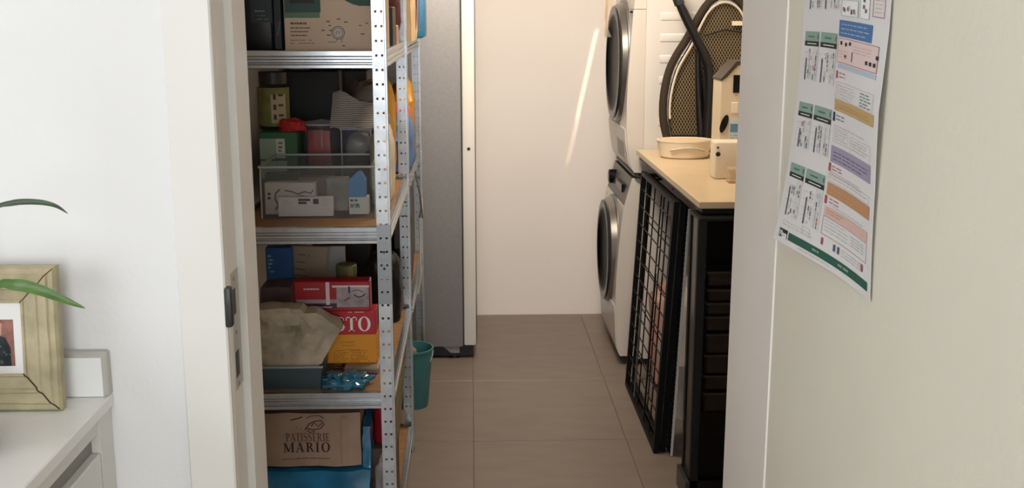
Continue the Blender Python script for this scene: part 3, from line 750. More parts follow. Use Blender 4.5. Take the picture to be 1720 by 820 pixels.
# ================================================================== ON THE WORKTOP
dx0, dx1 = at(1107, 260, 4.34).x, at(1200, 260, 4.34).x
ds = thing('serving_dish', 'cream oval plastic tub with handle slot on the worktop', 'dish', ((dx0+dx1)/2, 4.37, WT))
CREAM = M('plastic_cream', 'EADCC4', .4); r_ = (dx1-dx0)/2
MB().lathe([(r_*.78, 0), (r_*.88, .008), (r_*.97, .05), (r_*1.0, .066), (r_*1.02, .068), (r_*1.02, .073), (r_*.95, .073), (r_*.90, .05), (r_*.80, .012), (0, .010)], ((dx0+dx1)/2, 4.40, WT), n=40, sy=.8).build('bowl', CREAM, ds)
q = MB(); c0 = Vector(((dx0+dx1)/2, 4.40, WT))
q.tube([c0+Vector((math.cos(a)*r_*1.0, math.sin(a)*r_*.80, .035+.012*math.sin((a+2.25)/1.35*PI))) for a in [-2.25+1.35*i/14 for i in range(15)]], .0045, 8)
q.build('handle', M('handle_greyish', 'C2BBA9', .4), ds)
fo = MB().lathe([(r_*.96, .0), (r_*.97, .004), (r_*.5, .007), (0, .006)], c0+Vector((0, 0, .066)), n=40, sy=.8).build('lid', M('lid_cream', 'E6CBAE', .45), ds)
# white kitchen appliance with slanted dark top
yf, yb = 4.00, 4.14
ax0 = at(1210, 200, yf).x; ax1 = ax0+.26
ap = thing('kitchen_appliance', 'cream countertop appliance with dark slanted lid beside ironing board', 'appliance', ((ax0+ax1)/2, 4.07, WT))
az0 = WT+.001; za = at(1210, 136, yf).z; zb_ = at(1240, 110, yf).z; xs_ = at(1240, 110, yf).x
MB().prism([(ax0, az0), (ax1, az0), (ax1, zb_), (xs_, zb_), ((ax0*2+xs_)/3, za+(zb_-za)*.24), (ax0, za)], 'y', yf, yb).build('housing', M('appliance_cream', 'E0D0B4', .35), ap, smooth=20)
MB().prism([(ax0-.003, za+.001), ((ax0*2+xs_)/3, za+(zb_-za)*.24+.001), (xs_, zb_+.001), (ax1+.003, zb_+.001), (ax1+.003, zb_+.015), (xs_-.006, zb_+.015), ((ax0*2+xs_)/3-.006, za+(zb_-za)*.24+.013), (ax0-.003, za+.009)], 'y', yf-.003, yb+.003).build('slanted_lid', M('lid_dark_brown', '453C31', .45), ap, smooth=20)
FY = yf
def fq(x0, y0, x1, y1, t=.004):
    a, b = at(x0, y1, FY), at(x1, y0, FY); return (a.x, b.x, FY-t, FY+.001, a.z, b.z)
bx('display', fq(1231, 126, 1243, 156), BLKS, ap, .001)
c_ = at(1216, 208, FY)
q = MB().lathe([(.034, .001), (.034, -.004), (.029, -.005), (0, -.004)], (0, 0, 0), 'y', 28); q.xf(Matrix.Translation((c_.x, FY, c_.z)) @ Matrix.Rotation(math.radians(18), 4, 'Y') @ Matrix.Diagonal((.36, 1, 1, 1))); q.build('oval_window', BLKS, ap)
bx('button_strip', fq(1228, 172, 1240, 190, .003), M('strip_pale', 'F2E8D6', .4), ap, .001)
lb = MB().box(*fq(1223, 200, 1246, 246, .0025), 0); b = fq(1226, 208, 1240, 222, .0032); lb.box(*b, 1)
lines(lb, (fq(1226, 226, 1244, 228)[0], FY-.0034, at(1226, 228, FY).z), UX, UZ, .04, 4, .009, .002, 4, 2)
lb.build('warning_label', [M('label_lightblue', 'C9D6DA', .5), M('label_blue', '5C88A8', .5), M('label_ink', '70777C', .6)], ap)
s0, s1 = at(1200, 270, 3.80).x, at(1200, 270, 3.80).x+.10
sb = thing('white_device', 'small white plastic device with black button before cream appliance', 'device', ((s0+s1)/2, 3.84, WT))
MB().box(s0, s1, 3.80, 3.88, WT, at(1200, 238, 3.80).z, bev=.008, seg=3).build('shell', M('device_white', 'EBDFCB', .4), sb)
c_ = at(1206, 259, 3.80); MB().lathe([(.008, .001), (.008, -.004), (0, -.004)], (c_.x, 3.80, c_.z), 'y', 16).build('button', BLACK, sb)
c_ = at(1206, 248, 3.80); MB().lathe([(.004, .001), (.004, -.002), (0, -.002)], (c_.x, 3.80, c_.z), 'y', 12).build('status_light', DGREY, sb)
tag(MB().cbox(at(1224, 270, 3.72).x, at(1224, 270, 3.72).x+.07, 3.70, 3.76, WT, WT+.05, 4, .005, 30, 6).build('plastic_pouch', clear('pouch_clear', 'F4EBDD', .3, .2, 'F4EBDD')), 'crumpled clear plastic pouch at the worktop front beside the jamb', 'pouch')
# clear bag hanging on the dryer door
tag(MB().cbox(.628, .655, 5.15, 5.24, at(1015, 62, 5.2).z, at(1015, -12, 5.2).z, 6, .006, 25, 6).build('plastic_bag', clear('film_clear', 'F2E6D4', .22, .2)), 'thin clear plastic bag hanging on the dryer door', 'bag')

# ================================================================== SHELF CONTENTS
def lbl(name, b, mat, parent): return bx(name, b, mat, parent)
INKD = M('print_brown', '5A4B3C', .8)
CARD = M('carton_tan', 'BFAA95', .75, var=.06, scale=6)
GRN = M('print_green', '25423A', .6); GRN2 = M('print_green_light', '4F6B55', .6); GRN3 = M('print_dark', '15181A', .6)
# --- top visible shelf (level 3)
Y = 2.93
x0, x1 = at(478, 60, Y).x, -.2225+.004
x1 = at(641, 60, Y).x
zb = SH[3]
bo = thing('cardboard_box', 'tan cardboard carton with green panels and small dial drawing on top shelf', 'box', ((x0+x1)/2, Y+.14, zb))
MB().box(x0, x1, Y, Y+.28, zb, zb+.30, bev=.002).build('carton', CARD, bo)
q = MB()
def pqx(a, b, c, d, m, lift=.001):
    p0, p1 = at(a, d, Y), at(b, c, Y); q.add([(max(p0.x, x0), Y-lift, p0.z), (min(p1.x, x1), Y-lift, p0.z), (min(p1.x, x1), Y-lift, min(p1.z, zb+.298)), (max(p0.x, x0), Y-lift, min(p1.z, zb+.298))], [(0, 1, 2, 3)], m)
pqx(478, 535, -80, 21, 0); pqx(478, 537, 21, 30, 1); pqx(487, 526, -60, 6, 2, .0015)
P_ = [at(x, y, Y) for x, y in [(572, -6), (580, 1), (592, 7), (604, 10), (622, 10), (622, -6)]]
q.add([(p.x, Y-.001, p.z) for p in P_], [(0, 1, 2, 3, 4, 5)], 0)
lines(q, at(488, 41, Y)-UY*.001, UX, UZ, .056, 1, .01, .005, 1, 3, 1); lines(q, at(488, 48, Y)-UY*.001, UX, UZ, .05, 3, .0095, .003, 2, 3, 1); lines(q, at(488, 68, Y)-UY*.001, UX, UZ, .075, 2, .008, .0015, 3, 3)
c_ = at(568, 55, Y)
for r0, r1 in ((.017, .0155), (.0125, .0115)):
    for qq in ring(c_.x, c_.z, r0, r0, r1, r1, 0, 360, 24): q.add([(a, Y-.001, b) for a, b in qq], [(0, 1, 2, 3)], 4)
for qq in ring(c_.x, c_.z, .0115, .0115, 0.0001, .0001, 0, 360, 20): q.add([(a, Y-.0012, b) for a, b in qq], [(0, 1, 2, 3)], 5)
for qq in ribbon([(c_.x-.006, c_.z-.004), (c_.x-.002, c_.z+.005), (c_.x+.002, c_.z-.003), (c_.x+.006, c_.z+.005)], [.0015]*4): q.add([(a, Y-.0015, b) for a, b in qq], [(0, 1, 2, 3)], 4)
for qq in ribbon([(c_.x-.026, c_.z-.024), (c_.x-.006, c_.z-.024), (c_.x-.003, c_.z-.016)], [.0012]*3)+ribbon([(c_.x+.009, c_.z-.014), (c_.x+.009, c_.z-.026)], [.0012]*2): q.add([(a, Y-.001, b) for a, b in qq], [(0, 1, 2, 3)], 4)
for a, b in ((548, 37), (566, 33), (578, 38), (552, 44), (540, 52), (553, 52), (549, 60), (575, 78), (606, 58), (603, 44), (614, 40)): lines(q, at(a, b, Y)-UY*.001, UX, UZ, .010, 1, .01, .003, a, 3, 1)
stuff(q.build('printing', [GRN, GRN2, GRN3, INKD, M('print_ink', '2A2A33', .7), M('print_pale', 'B8B0B0', .7)], bo))
# left: dark bottles
x0, x1 = at(417, 50, Y).x, at(457, 50, Y).x
x0 = -.60
bt = thing('dark_canister', 'dark navy canister with faint label beside carton on top shelf', 'canister', ((x0+x1)/2, Y+.06, SH[3]))
MB().box(x0, x1, Y, Y+.12, SH[3], SH[3]+.24, bev=.008, seg=2).build('body', M('navy_black', '0E141C', .35), bt)
MB().lathe([(.02, .24), (.02, .265), (0, .265)], ((x0+x1)/2, Y+.06, SH[3]), n=16).build('cap', BLACK, bt)
q = MB(); a = at(422, 38, Y); b = at(455, -20, Y); quad(q, (max(a.x, x0+.004), Y-.001, a.z), UX, UZ, b.x-max(a.x, x0+.004), min(b.z, SH[3]+.2)-a.z, 0)
lines(q, at(428, 20, Y)-UY*.002, UX, UZ, .035, 1, .01, .004, 3, 1, 1); lines(q, at(432, 27, Y)-UY*.002, UX, UZ, .03, 2, .009, .002, 4, 1); stuff(q.build('label', [M('label_tealdark', '1A2C34', .5), M('label_text', '6C7A80', .5)], bt))
xa, xb = at(459, 50, Y+.03).x, at(475, 50, Y+.03).x
b2 = tag(MB().box(xa, xb, Y+.03, Y+.15, SH[3], SH[3]+.28, bev=.004).prism([(xa+.008, SH[3]+.04), (xa+.016, SH[3]+.075), (xb-.004, SH[3]+.075), (xa+.014, SH[3]+.04)], 'y', Y+.0285, Y+.03, 1).build('narrow_box', [M('midnight_blue', '161C28', .4), M('slate_blue', '46586A', .5)]), 'narrow midnight blue box squeezed beside the tan carton', 'box')
# side of the top shelf
for (nm, lab, cat, b, hx) in (('black_box', 'small black box at the shelf side behind front post, top shelf', 'box', (-.29, -.226, 3.26, 3.40, 0, .115), '242322'),
        ('pink_box', 'pinkish brown packet behind small black box, top shelf', 'packet', (-.29, -.226, 3.43, 3.53, 0, .06), 'B08873')):
    tag(MB().box(*b[:4], SH[3]+b[4], SH[3]+b[5], bev=.003).build(nm, M('m_'+nm, hx, .5)), lab, cat)
tag(MB().blob((-.30, 3.62, SH[3]), (.07, .07, .16), 4, .2, 3).build('maroon_bag', M('maroon', '5A2420', .5, var=.3)), 'maroon crumpled bag on top shelf near the rear post', 'bag')
bk = thing('paper_sack', 'pale beige paper sack on the far unit top shelf by fridge', 'sack', (-.28, 4.12, SH[3]))
MB().cbox(-.37, -.203, 3.86, 4.30, SH[3], SH[3]+.26, 3, .008, 12, 8).build('sack', M('sack_beige', 'C9AA82', .7, var=.12), bk)
q = MB(); q.box(-.19, -.189+.001, 4.12, 4.17, SH[3]+.03, SH[3]+.2); q.build('red_strip', M('strip_red', '8A3B34', .6), bk)
tag(MB().box(-.30, -.178, 4.36, 4.55, SH[3], SH[3]+.16, bev=.012, seg=2).build('blue_tub', M('tub_blue', '2F6F93', .4)), 'blue plastic tub at far end of top shelf by fridge', 'tub')
# --- second shelf (level 2): clear bin at the front
CLP = clear('clear_plastic', 'F4F4F3', .035, .1); CLP2 = clear('clear_plastic_edge', 'D8DAD8', .32, .15)
def bin_(name, label, x0, x1, y0, y1, z0, z1, cat='storage bin'):
    t = thing(name, label, cat, ((x0+x1)/2, (y0+y1)/2, z0)); th = .002
    m = MB().box(x0, x1, y0, y0+th, z0, z1).box(x0, x1, y1-th, y1, z0, z1).box(x0, x0+th, y0+th, y1-th, z0, z1).box(x1-th, x1, y0+th, y1-th, z0, z1).box(x0+th, x1-th, y0+th, y1-th, z0, z0+th)
    m.build('bin_wall', CLP, t)
    r = MB(); rw = .006
    r.box(x0-.003, x1+.003, y0-.004, y0+.003, z1-.006, z1, bev=.001).box(x0-.003, x1+.003, y1-.003, y1+.004, z1-.006, z1, bev=.001).box(x0-.004, x0+.003, y0+.003, y1-.003, z1-.006, z1).box(x1-.003, x1+.004, y0+.003, y1-.003, z1-.006, z1)
    for x in (x0, x1-.004): r.box(x, x+.004, y0-.001, y0+.003, z0, z1-.006)
    r.build('bin_rim', CLP2, t); return t
zb = SH[2]; Yb = 3.00
bx0, bx1 = at(437, 320, Yb).x, at(631, 320, Yb).x
bzt = at(500, 279, Yb).z
bin_('clear_bin', 'wide clear plastic bin at the front of the second shelf', bx0, bx1, Yb, Yb+.27, zb, bzt)
zi = zb+.0025
a0, a1, c0, c1 = RX(446, 358, 529, 307, Yb+.05)
wb = thing('white_packet', 'white printed packet standing in clear bin left side', 'packet', ((a0+a1)/2, Yb+.07, zi))
MB().box(a0, a1, Yb+.05, Yb+.09, zi, c1, bev=.002).build('packet', M('packet_white', 'C2BCB6', .6), wb)
q = MB(); yy = Yb+.049
for (p, w_) in (([(470, 318), (463, 325), (462, 335), (468, 345), (463, 352)], .004), ([(478, 320), (490, 322), (500, 326), (512, 322), (522, 325), (526, 319)], .0035), ([(478, 329), (492, 332), (505, 328), (522, 331)], .002)):
    for qq in ribbon([(at(a, b, yy).x, at(a, b, yy).z) for a, b in p], [w_]*len(p)): q.add([(s, yy, t) for s, t in qq], [(0, 1, 2, 3)], 0)
for b in (326, 333):
    c_ = at(452, b, yy); q.add([(c_.x+.005*math.cos(t*PI/4), yy, c_.z+.004*math.sin(t*PI/4)) for t in range(8)], [tuple(range(8))], 1)
stuff(q.build('printing', [M('print_sepia', '4A3D38', .7), BLACK], wb))
a0, a1, c0, c1 = RX(468, 357, 559, 331, Yb+.025)
wl = thing('white_carton', 'long white carton with black print lying in clear bin front', 'carton', ((a0+a1)/2, Yb+.034, zi))
MB().box(a0, a1, Yb+.022, Yb+.046, zi, c1, bev=.001).build('carton', M('carton_white', 'D2CCCB', .6), wl)
q = MB(); yy = Yb+.0212
for a, b, c, d in ((501, 334, 521, 338), (501, 339, 515, 343), (526, 334, 535, 343)):
    p0, p1 = at(a, d, yy), at(b and c, b, yy); q.add([(p0.x, yy, p0.z), (p1.x, yy, p0.z), (p1.x, yy, p1.z), (p0.x, yy, p1.z)], [(0, 1, 2, 3)], 0)
lines(q, (at(476, 338, yy).x, yy, at(476, 338, yy).z), UX, UZ, .03, 2, .006, .0012, 5, 1); lines(q, (at(540, 336, yy).x, yy, at(540, 336, yy).z), UX, UZ, .022, 4, .005, .001, 6, 1)
stuff(q.build('printing', [M('print_black', '2B2627', .7), M('print_grey', '8A8890', .7)], wl))
a0, a1, c0, c1 = RX(588, 355, 615, 290, Yb+.05)
mk = thing('drink_carton', 'blue gable top carton with white base in clear bin', 'carton', ((a0+a1)/2, Yb+.07, zi))
xm_ = (a0+a1)/2+.003; zs = at(600, 303, Yb+.05).z; zw = at(600, 331, Yb+.05).z
BLU = M('carton_blue', '2C79B8', .45)
MB().box(a0-.002, a1+.004, Yb+.047, Yb+.093, zi, zw, bev=.001).build('base', M('carton_base_white', 'C9CDCB', .5), mk)
m = MB().box(a0-.003, a1-.003, Yb+.05, Yb+.09, zw, zs); m.prism([(a0-.003, zs), (a1-.003, zs), (xm_+.005, c1), (xm_-.003, c1)], 'y', Yb+.05, Yb+.09); m.build('gable', BLU, mk)
q = MB(); lines(q, (a0+.002, Yb+.0465, zw-.012), UX, UZ, .026, 2, .012, .006, 8, 0); lines(q, (a0+.002, Yb+.0465, zw-.03), UX, UZ, .03, 1, .01, .008, 9, 1); stuff(q.build('printing', [M('print_black', '2B2627', .7), M('print_teal', '4D7870', .6)], mk))
for lab, (p0, q0, p1, q1), dy, hx, nm in (('brown paper packet standing mid clear bin behind white carton', (505, 356, 548, 298), .12, '6B5A48', 'brown_packet'), ('grey clear-wrapped packet between brown packet and blue carton', (550, 356, 584, 300), .11, '8B8782', 'grey_packet'), ('dark green packet lying at left back of clear bin', (447, 356, 500, 292), .17, '3C4A40', 'green_packet')):
    a0, a1, c0, c1 = RX(p0, q0, p1, q1, Yb+dy)
    tag(MB().cbox(a0, a1, Yb+dy, Yb+dy+.05, zi, c1, len(nm), .003, 25, 5).build(nm, M('m_'+nm, hx, .5, var=.3, scale=20)), lab, 'packet')
# second row behind the bin
Yc = 3.36
a0, a1, c0, c1 = RX(430, 320, 499, 222, 3.28)
a0 = -.628; Yg = 3.28
gb = thing('green_box', 'dark green carton with pale labels behind clear bin, second shelf', 'box', ((a0+a1)/2, Yg+.08, zb))
MB().box(a0, a1, Yg, Yg+.16, zb, c1, bev=.002).build('carton', M('green_dark', '1C5A32', .5), gb)
q = MB()
for (p0, q0, p1, q1, k) in ((433, 233, 462, 268, 0), (464, 233, 478, 266, 1), (434, 270, 482, 300, 0)):
    u0, u1, w0, w1 = RX(p0, q1, p1, q0, Yg-.001); q.add([(max(u0, a0), Yg-.001, w0), (u1, Yg-.001, w0), (u1, Yg-.001, w1), (max(u0, a0), Yg-.001, w1)], [(0, 1, 2, 3)], k)
for b in (242, 249, 255): lines(q, (at(468, b, Yg).x, Yg-.002, at(468, b, Yg).z), UX, UZ, .014, 1, .01, .006, b, 2, 1)
stuff(q.build('label', [M('label_sage', '8FA08E', .6), M('label_white', 'BDBDB6', .6), INKD], gb))
zgt = c1
tag(MB().blob((at(491, 215, 3.31).x, 3.307, c1), (.036, .022, .021), 3, .3, 3).build('red_cloth', M('cloth_red', 'B01C22', .7, var=.3)), 'red cloth bundle lying on top of green carton', 'cloth')
a0, a1, c0, c1 = RX(503, 320, 572, 212, Yc-.03)
jr = thing('clear_jar', 'clear plastic jar with red pouch inside behind clear bin', 'jar', ((a0+a1)/2, Yc+.03, zb))
jr_r = (a1-a0)/2-.001
MB().lathe([(jr_r*.93, 0), (jr_r, .01), (jr_r, c1-zb-.02), (jr_r*.94, c1-zb-.008), (jr_r*.94, c1-zb), (jr_r*.90, c1-zb), (jr_r*.96, c1-zb-.022), (jr_r*.96, .012), (0, .008)], ((a0+a1)/2, Yc+.035, zb), n=32).build('jar_body', CLP, jr)
MB().lathe([(jr_r*.97, 0), (jr_r*.97, .006), (0, .016)], ((a0+a1)/2, Yc+.035, c1), n=32).build('lid', CLP2, jr)
u0, u1, w0, w1 = RX(519, 320, 553, 220, Yc)
tag(MB().cbox(u0, u1, Yc+.015, Yc+.05, zb+.011, w1, 5, .003, 25, 6).build('red_pouch', M('pouch_red', 'B0303A', .4, var=.25, scale=15)), 'red foil pouch standing inside the clear jar', 'pouch')
a0, a1, c0, c1 = RX(575, 320, 624, 215, Yc-.02)
t2 = bin_('clear_tub', 'tall clear tub under the striped bag at shelf centre', a0, a1, Yc-.02, Yc+.12, zb, c1, 'tub')
for i, hx in enumerate(('8A8078', '5C4A40', '9A9A9A')):
    w_ = (a1-a0-.02)/3
    tag(MB().blob(((a0+a1)/2, Yc+.05, zb+.003+i*.062), ((a1-a0)/2*.82, .05, .036), 11+i, .12, 3, 20, 12).build('wrapped_packet', M('wrap_%d' % i, hx, .4, var=.3)), ('grey', 'brown', 'silver')[i]+' wrapped packet '+('at the bottom of', 'in the middle of', 'topmost in')[i]+' the tall clear tub', 'packet')
STR = M('stripe_cloth', 'A8A29C', .6)
nt = STR.node_tree; wv = nt.nodes.new('ShaderNodeTexWave'); wv.bands_direction = 'Z'; wv.inputs['Scale'].default_value = 55; wv.inputs['Distortion'].default_value = 3; wv.inputs['Detail Scale'].default_value = .6
tc = nt.nodes.new('ShaderNodeTexCoord'); rr_ = nt.nodes.new('ShaderNodeValToRGB'); rr_.color_ramp.elements[0].color = (*lin('6E6964'), 1); rr_.color_ramp.elements[1].color = (*lin('BAB4AD'), 1)
nt.links.new(tc.outputs['Object'], wv.inputs[0]); nt.links.new(wv.outputs[0], rr_.inputs[0]); nt.links.new(rr_.outputs[0], nt.nodes['Principled BSDF'].inputs[0])
sx0, sx1 = at(553, 190, Yc-.05).x, at(640, 190, Yc-.05).x
def sfn(u, v):
    x = sx0+(sx1-sx0)*u; z = c1+.006+.012*math.sin(u*5+1)*u+(1-v)**1.2*(.085-.055*u)+.004*noise.noise(Vector((u*5, v*5, 0)))
    y = Yc-.03+.14*v
    if v < .001: pass
    return (x, y+.0, z if v > .0 else z)
tag(MB().surf(lambda u, v: (sx0+(sx1-sx0)*u, Yc-.05+.03*math.sin(v*3)+.10*v*v, c1+.004+(.098*v if u < .15 else .098*v*(1-.55*(u-.15)))*1+.006*math.sin(u*9)*v+.004*noise.noise(Vector((u*6, v*6, 0)))), 18, 14, thick=.002).build('striped_bag', STR), 'grey striped paper bag slumped on the tall clear tub', 'bag')
jy = 3.385; jx = at(461, 200, jy).x; jt = at(460, 120, jy).z; zj = zgt+.0005
jg = thing('large_jar', 'jar with yellow green label standing on the green carton', 'jar', (jx, jy, zj))
JH = jt-zj
MB().lathe([(.044, 0), (.048, .01), (.048, JH-.06), (.042, JH-.04), (.04, JH-.035), (0, JH-.035)], (jx, jy, zj), n=28).build('jar_body', M('jar_glass_dark', '2A2A20', .15), jg)
MB().lathe([(.042, JH-.036), (.042, JH-.002), (.040, JH), (0, JH)], (jx, jy, zj), n=28).build('lid', M('lid_dark', '262024', .4), jg)
q = MB(); l0, l1 = at(460, 210, jy).z-zj, at(460, 146, jy).z-zj
def arc(a0, a1, h0, h1, m, rr=.0490):
    q.surf(lambda u, v: (jx+rr*math.sin(math.radians(a0+(a1-a0)*u)), jy-rr*math.cos(math.radians(a0+(a1-a0)*u)), zj+h0+(h1-h0)*v), 12, 1, m)
arc(-85, 85, l0, l1, 0); arc(0, 55, l0+.01, l1-.02, 1, .0492)
for i in range(3): arc(8, 18, l0+.02+i*.03, l0+.036+i*.03, 2, .0496); arc(26, 44, l0+.03+i*.03, l0+.036+i*.03, 2, .0496)
stuff(q.build('label', [M('label_olive', '77733F', .6, var=.3, scale=30), M('label_cream', 'B3A784', .6), M('label_wine', '4A2A2C', .6)], jg))
for lab, c_, r_3, hx, sd, nm in (('brown glassy bundle behind the clear jar, second shelf', (at(530, 200, 3.55).x, 3.56, zb), (.05, .06, .115), '4A3A30', 2, 'brown_bundle'), ('hazy grey brown bag at back of second shelf near front post', (-.345, 3.63, zb), (.06, .07, .19), '6E645A', 6, 'haze_bag'), ('bright blue packet tucked behind striped bag', (-.366, 3.51, zb), (.042, .035, .15), '1E3F94', 9, 'blue_packet'),
        ('off-white bag at the open side of the second shelf', (-.268, 3.32, zb), (.031, .19, .128), 'CBBFA8', 1, 'white_bag'), ('brown bag behind off-white bag, second shelf side', (-.285, 3.575, zb), (.030, .035, .145), '8A6C4E', 7, 'brown_bag'), ('mustard yellow bag by rear post on second shelf', (-.285, 3.665, zb), (.034, .045, .185), 'B5822A', 4, 'yellow_bag'),
        ('blue and white bag on far unit next to rear post', (-.262, 3.97, zb), (.055, .13, .11), '4A6FA0', 12, 'blue_bag'), ('red bag beside blue one on far unit middle shelf', (-.278, 4.24, zb), (.055, .09, .12), 'B0504C', 13, 'red_bag'), ('orange yellow bag at far end of the middle shelf, far unit', (-.278, 4.47, zb), (.050, .09, .165), 'B98428', 14, 'orange_bag')):
    tag(MB().blob(c_, r_3, sd, .16, 3).build(nm, M('m_'+nm, hx, .5, var=.28, scale=14)), lab, 'bag' if 'packet' not in nm and 'bundle' not in nm else 'packet')
for lab, c_, r_3, hx, sd, nm in (('patterned pale packet standing right behind the tall clear tub', (at(606, 214, 3.40).x, 3.47, SH[2]), (.028, .02, .13), '9A8C84', 25, 'pale_packet'), ('dark red packet behind the green carton, second shelf', (-.50, 3.485, SH[2]), (.03, .022, .125), '4A2226', 26, 'dark_red_packet')):
    tag(MB().blob(c_, r_3, sd, .16, 3).build(nm, M('m_'+nm, hx, .5, var=.35, scale=40)), lab, 'packet')
# --- third shelf (level 1)
zb = SH[1]
Y = 3.29
a0, a1, c0, c1 = RX(440, 500, 489, 416, Y); a0 = max(a0, -.628)
bc = thing('blue_carton', 'blue carton with pale vertical lettering at back of third shelf', 'carton', ((a0+a1)/2, Y+.05, zb))
MB().box(a0, a1, Y, Y+.04, zb, c1, bev=.002).build('carton', M('blue_print', '17508E', .5), bc)
q = MB(); lines(q, (at(450, 432, Y).x, Y-.001, at(450, 432, Y).z), UX, UZ, .018, 5, .012, .006, 3, 0, .8); stuff(q.build('printing', M('print_paleblue', '8FA6B8', .6), bc))
pa = thing('paper_packet', 'beige paper packet leaning to the right, third shelf back', 'packet', (at(505, 560, 3.36).x, 3.36, zb))
b0, b1, t0, t1 = at(455, 560, 3.34).x, at(528, 560, 3.34).x, at(492, 414, 3.34), at(551, 416, 3.34)
MB().hexa([(b0, 3.34, zb), (b1, 3.34, zb), (b1, 3.37, zb), (b0, 3.37, zb), (t0.x, 3.345, t0.z), (t1.x, 3.345, t1.z), (t1.x, 3.365, t1.z), (t0.x, 3.365, t0.z)]).build('packet', M('kraft_pale', '958672', .7, var=.15), pa)
q = MB()
for (u, v) in ((492, 428), (488, 440), (486, 452), (484, 462)): lines(q, (at(u+6, v, 3.338).x, 3.338, at(u, v, 3.338).z), (1, 0, -.15), UZ, .05, 1, .01, .004, u, 0)
stuff(q.build('printing', M('print_olive', '5E5A40', .7), pa))
a0, a1, c0, c1 = RX(545, 500, 579, 414, 3.46)
tag(MB().box(a0-.06, a1, 3.46, 3.475, zb, c1, bev=.001).build('flat_board', M('panel_grey', '9A9C9C', .5)), 'pale grey flat board standing behind beige packet, third shelf', 'board')
jx = at(580, 460, 3.26).x; jh = at(580, 447, 3.26).z-zb
gj = thing('glass_jar', 'small glass jar with green contents behind red packet', 'jar', (jx, 3.29, zb))
MB().lathe([(.031, 0), (.033, .006), (.033, jh-.05), (.03, jh-.03), (0, jh-.03)], (jx, 3.29, zb), n=24).build('jar_body', M('jar_green', '55602C', .15, var=.3, scale=30), gj)
MB().lathe([(.032, jh-.03), (.032, jh-.004), (.029, jh), (0, jh)], (jx, 3.29, zb), n=24).build('lid', M('lid_oliveglass', '7B7F5A', .25, .4), gj)
Y = 3.06
a0, a1, _, ct_ = RX(512, 625, 631, 521, Y); zlow = zb+.022
tub = tag(MB().box(at(577, 630, 3.02).x, at(636, 630, 3.02).x, 3.02, 3.20, zb, zb+.021, bev=.004).build('shallow_tray', M('tray_frosted', '8F857A', .3)), 'shallow frosted plastic tray under yellow rice carton', 'tray')
cc = thing('rice_carton', 'yellow and red carton reading OSTO standing under red packet', 'carton', ((a0+a1)/2, Y+.06, zlow))
zr = at(600, 562, Y).z
YEL = M('carton_yellow', 'D9901E', .5, var=.06); RED = M('carton_red', 'B51E2C', .5)
MB().box(a0, a1, Y, Y+.07, zlow, zr, bev=.0015).build('lower_carton', YEL, cc)
MB().box(a0, a1, Y, Y+.07, zr, ct_, bev=.0015).build('upper_carton', RED, cc)['label'] = 'red upper half of the carton'
q = MB(); hl = at(600, 532, Y).z-at(600, 556, Y).z
wl_ = letters(MB(), 'OSTO', (0, 0, 0), UX, UZ, hl, gap=.0)
o_ = at(624, 556, Y)
letters(q, 'OSTO', (o_.x-wl_, Y-.001, o_.z), UX, UZ, hl, 0, gap=.0)
lines(q, (at(585, 523, Y).x, Y-.001, at(585, 525, Y).z), UX, UZ, .06, 1, .01, .002, 4, 0)
for k, (u, v) in enumerate(((570, 575), (575, 581), (580, 588))): lines(q, (at(u, v, Y).x, Y-.001, at(u, v, Y).z), UX, UZ, .05+.02*(k == 0), 1, .01, .0018, u, 1, 1)
lines(q, (at(560, 590, Y).x, Y-.001, at(560, 590, Y).z), UX, UZ, .042, 9, .0062, .0022, 11, 1); lines(q, (at(589, 590, Y).x, Y-.001, at(589, 590, Y).z), UX, UZ, .06, 9, .0062, .0022, 12, 1)
pr_ = stuff(q.build('lettering', [M('letter_cream', 'F3E6E2', .6), M('letter_brown', 'A06A16', .6)], cc)); pr_['label'] = 'cream capital letters OSTO and small print'
a0, a1, c0, c1 = RX(495, 521, 621, 472, Y-.012)
rp = thing('red_packet', 'long red packet with silver picture lying on yellow carton', 'packet', ((a0+a1)/2, Y+.05, ct_))
yy = Y-.012
MB().box(a0, a1, yy, yy+.055, ct_, c1, bev=.003).build('packet', M('packet_red', '9C1826', .35), rp)
q = MB()
def pqz(a, b, c, d, m, l=.001):
    p0, p1 = at(a, d, yy), at(c, b, yy); q.add([(p0.x, yy-l, p0.z), (p1.x, yy-l, p0.z), (p1.x, yy-l, p1.z), (p0.x, yy-l, p1.z)], [(0, 1, 2, 3)], m)
pqz(498, 503, 568, 510, 1); pqz(548, 474, 553, 512, 0, .0014); pqz(566, 481, 619, 516, 2, .0014); pqz(558, 479, 620, 483, 0, .0018); pqz(498, 510, 566, 519, 3, .0012)
lines(q, (at(510, 487, yy).x, yy-.0012, at(510, 487, yy).z), UX, UZ, .06, 1, .01, .004, 4, 0, 1); lines(q, (at(538, 517, yy).x, yy-.0016, at(538, 517, yy).z), UX, UZ, .04, 1, .01, .003, 5, 0, 1)
for (p, w_) in (([(595, 495), (601, 499), (608, 498), (613, 494)], .004), ([(578, 505), (584, 502), (588, 500)], .003), ([(590, 489), (600, 487), (610, 490)], .002)):
    for qq in ribbon([(at(a, b, yy).x, at(a, b, yy).z) for a, b in p], [w_]*len(p)): q.add([(s, yy-.002, t) for s, t in qq], [(0, 1, 2, 3)], 3)
pqz(585, 481, 588, 492, 3, .002)
stuff(q.build('printing', [M('print_palepink', 'D6BDBD', .5), M('print_silver', '9A8F90', .4), M('print_silverpic', '96898E', .35, var=.35, scale=40), M('print_plum', '3C2A30', .5)], rp))
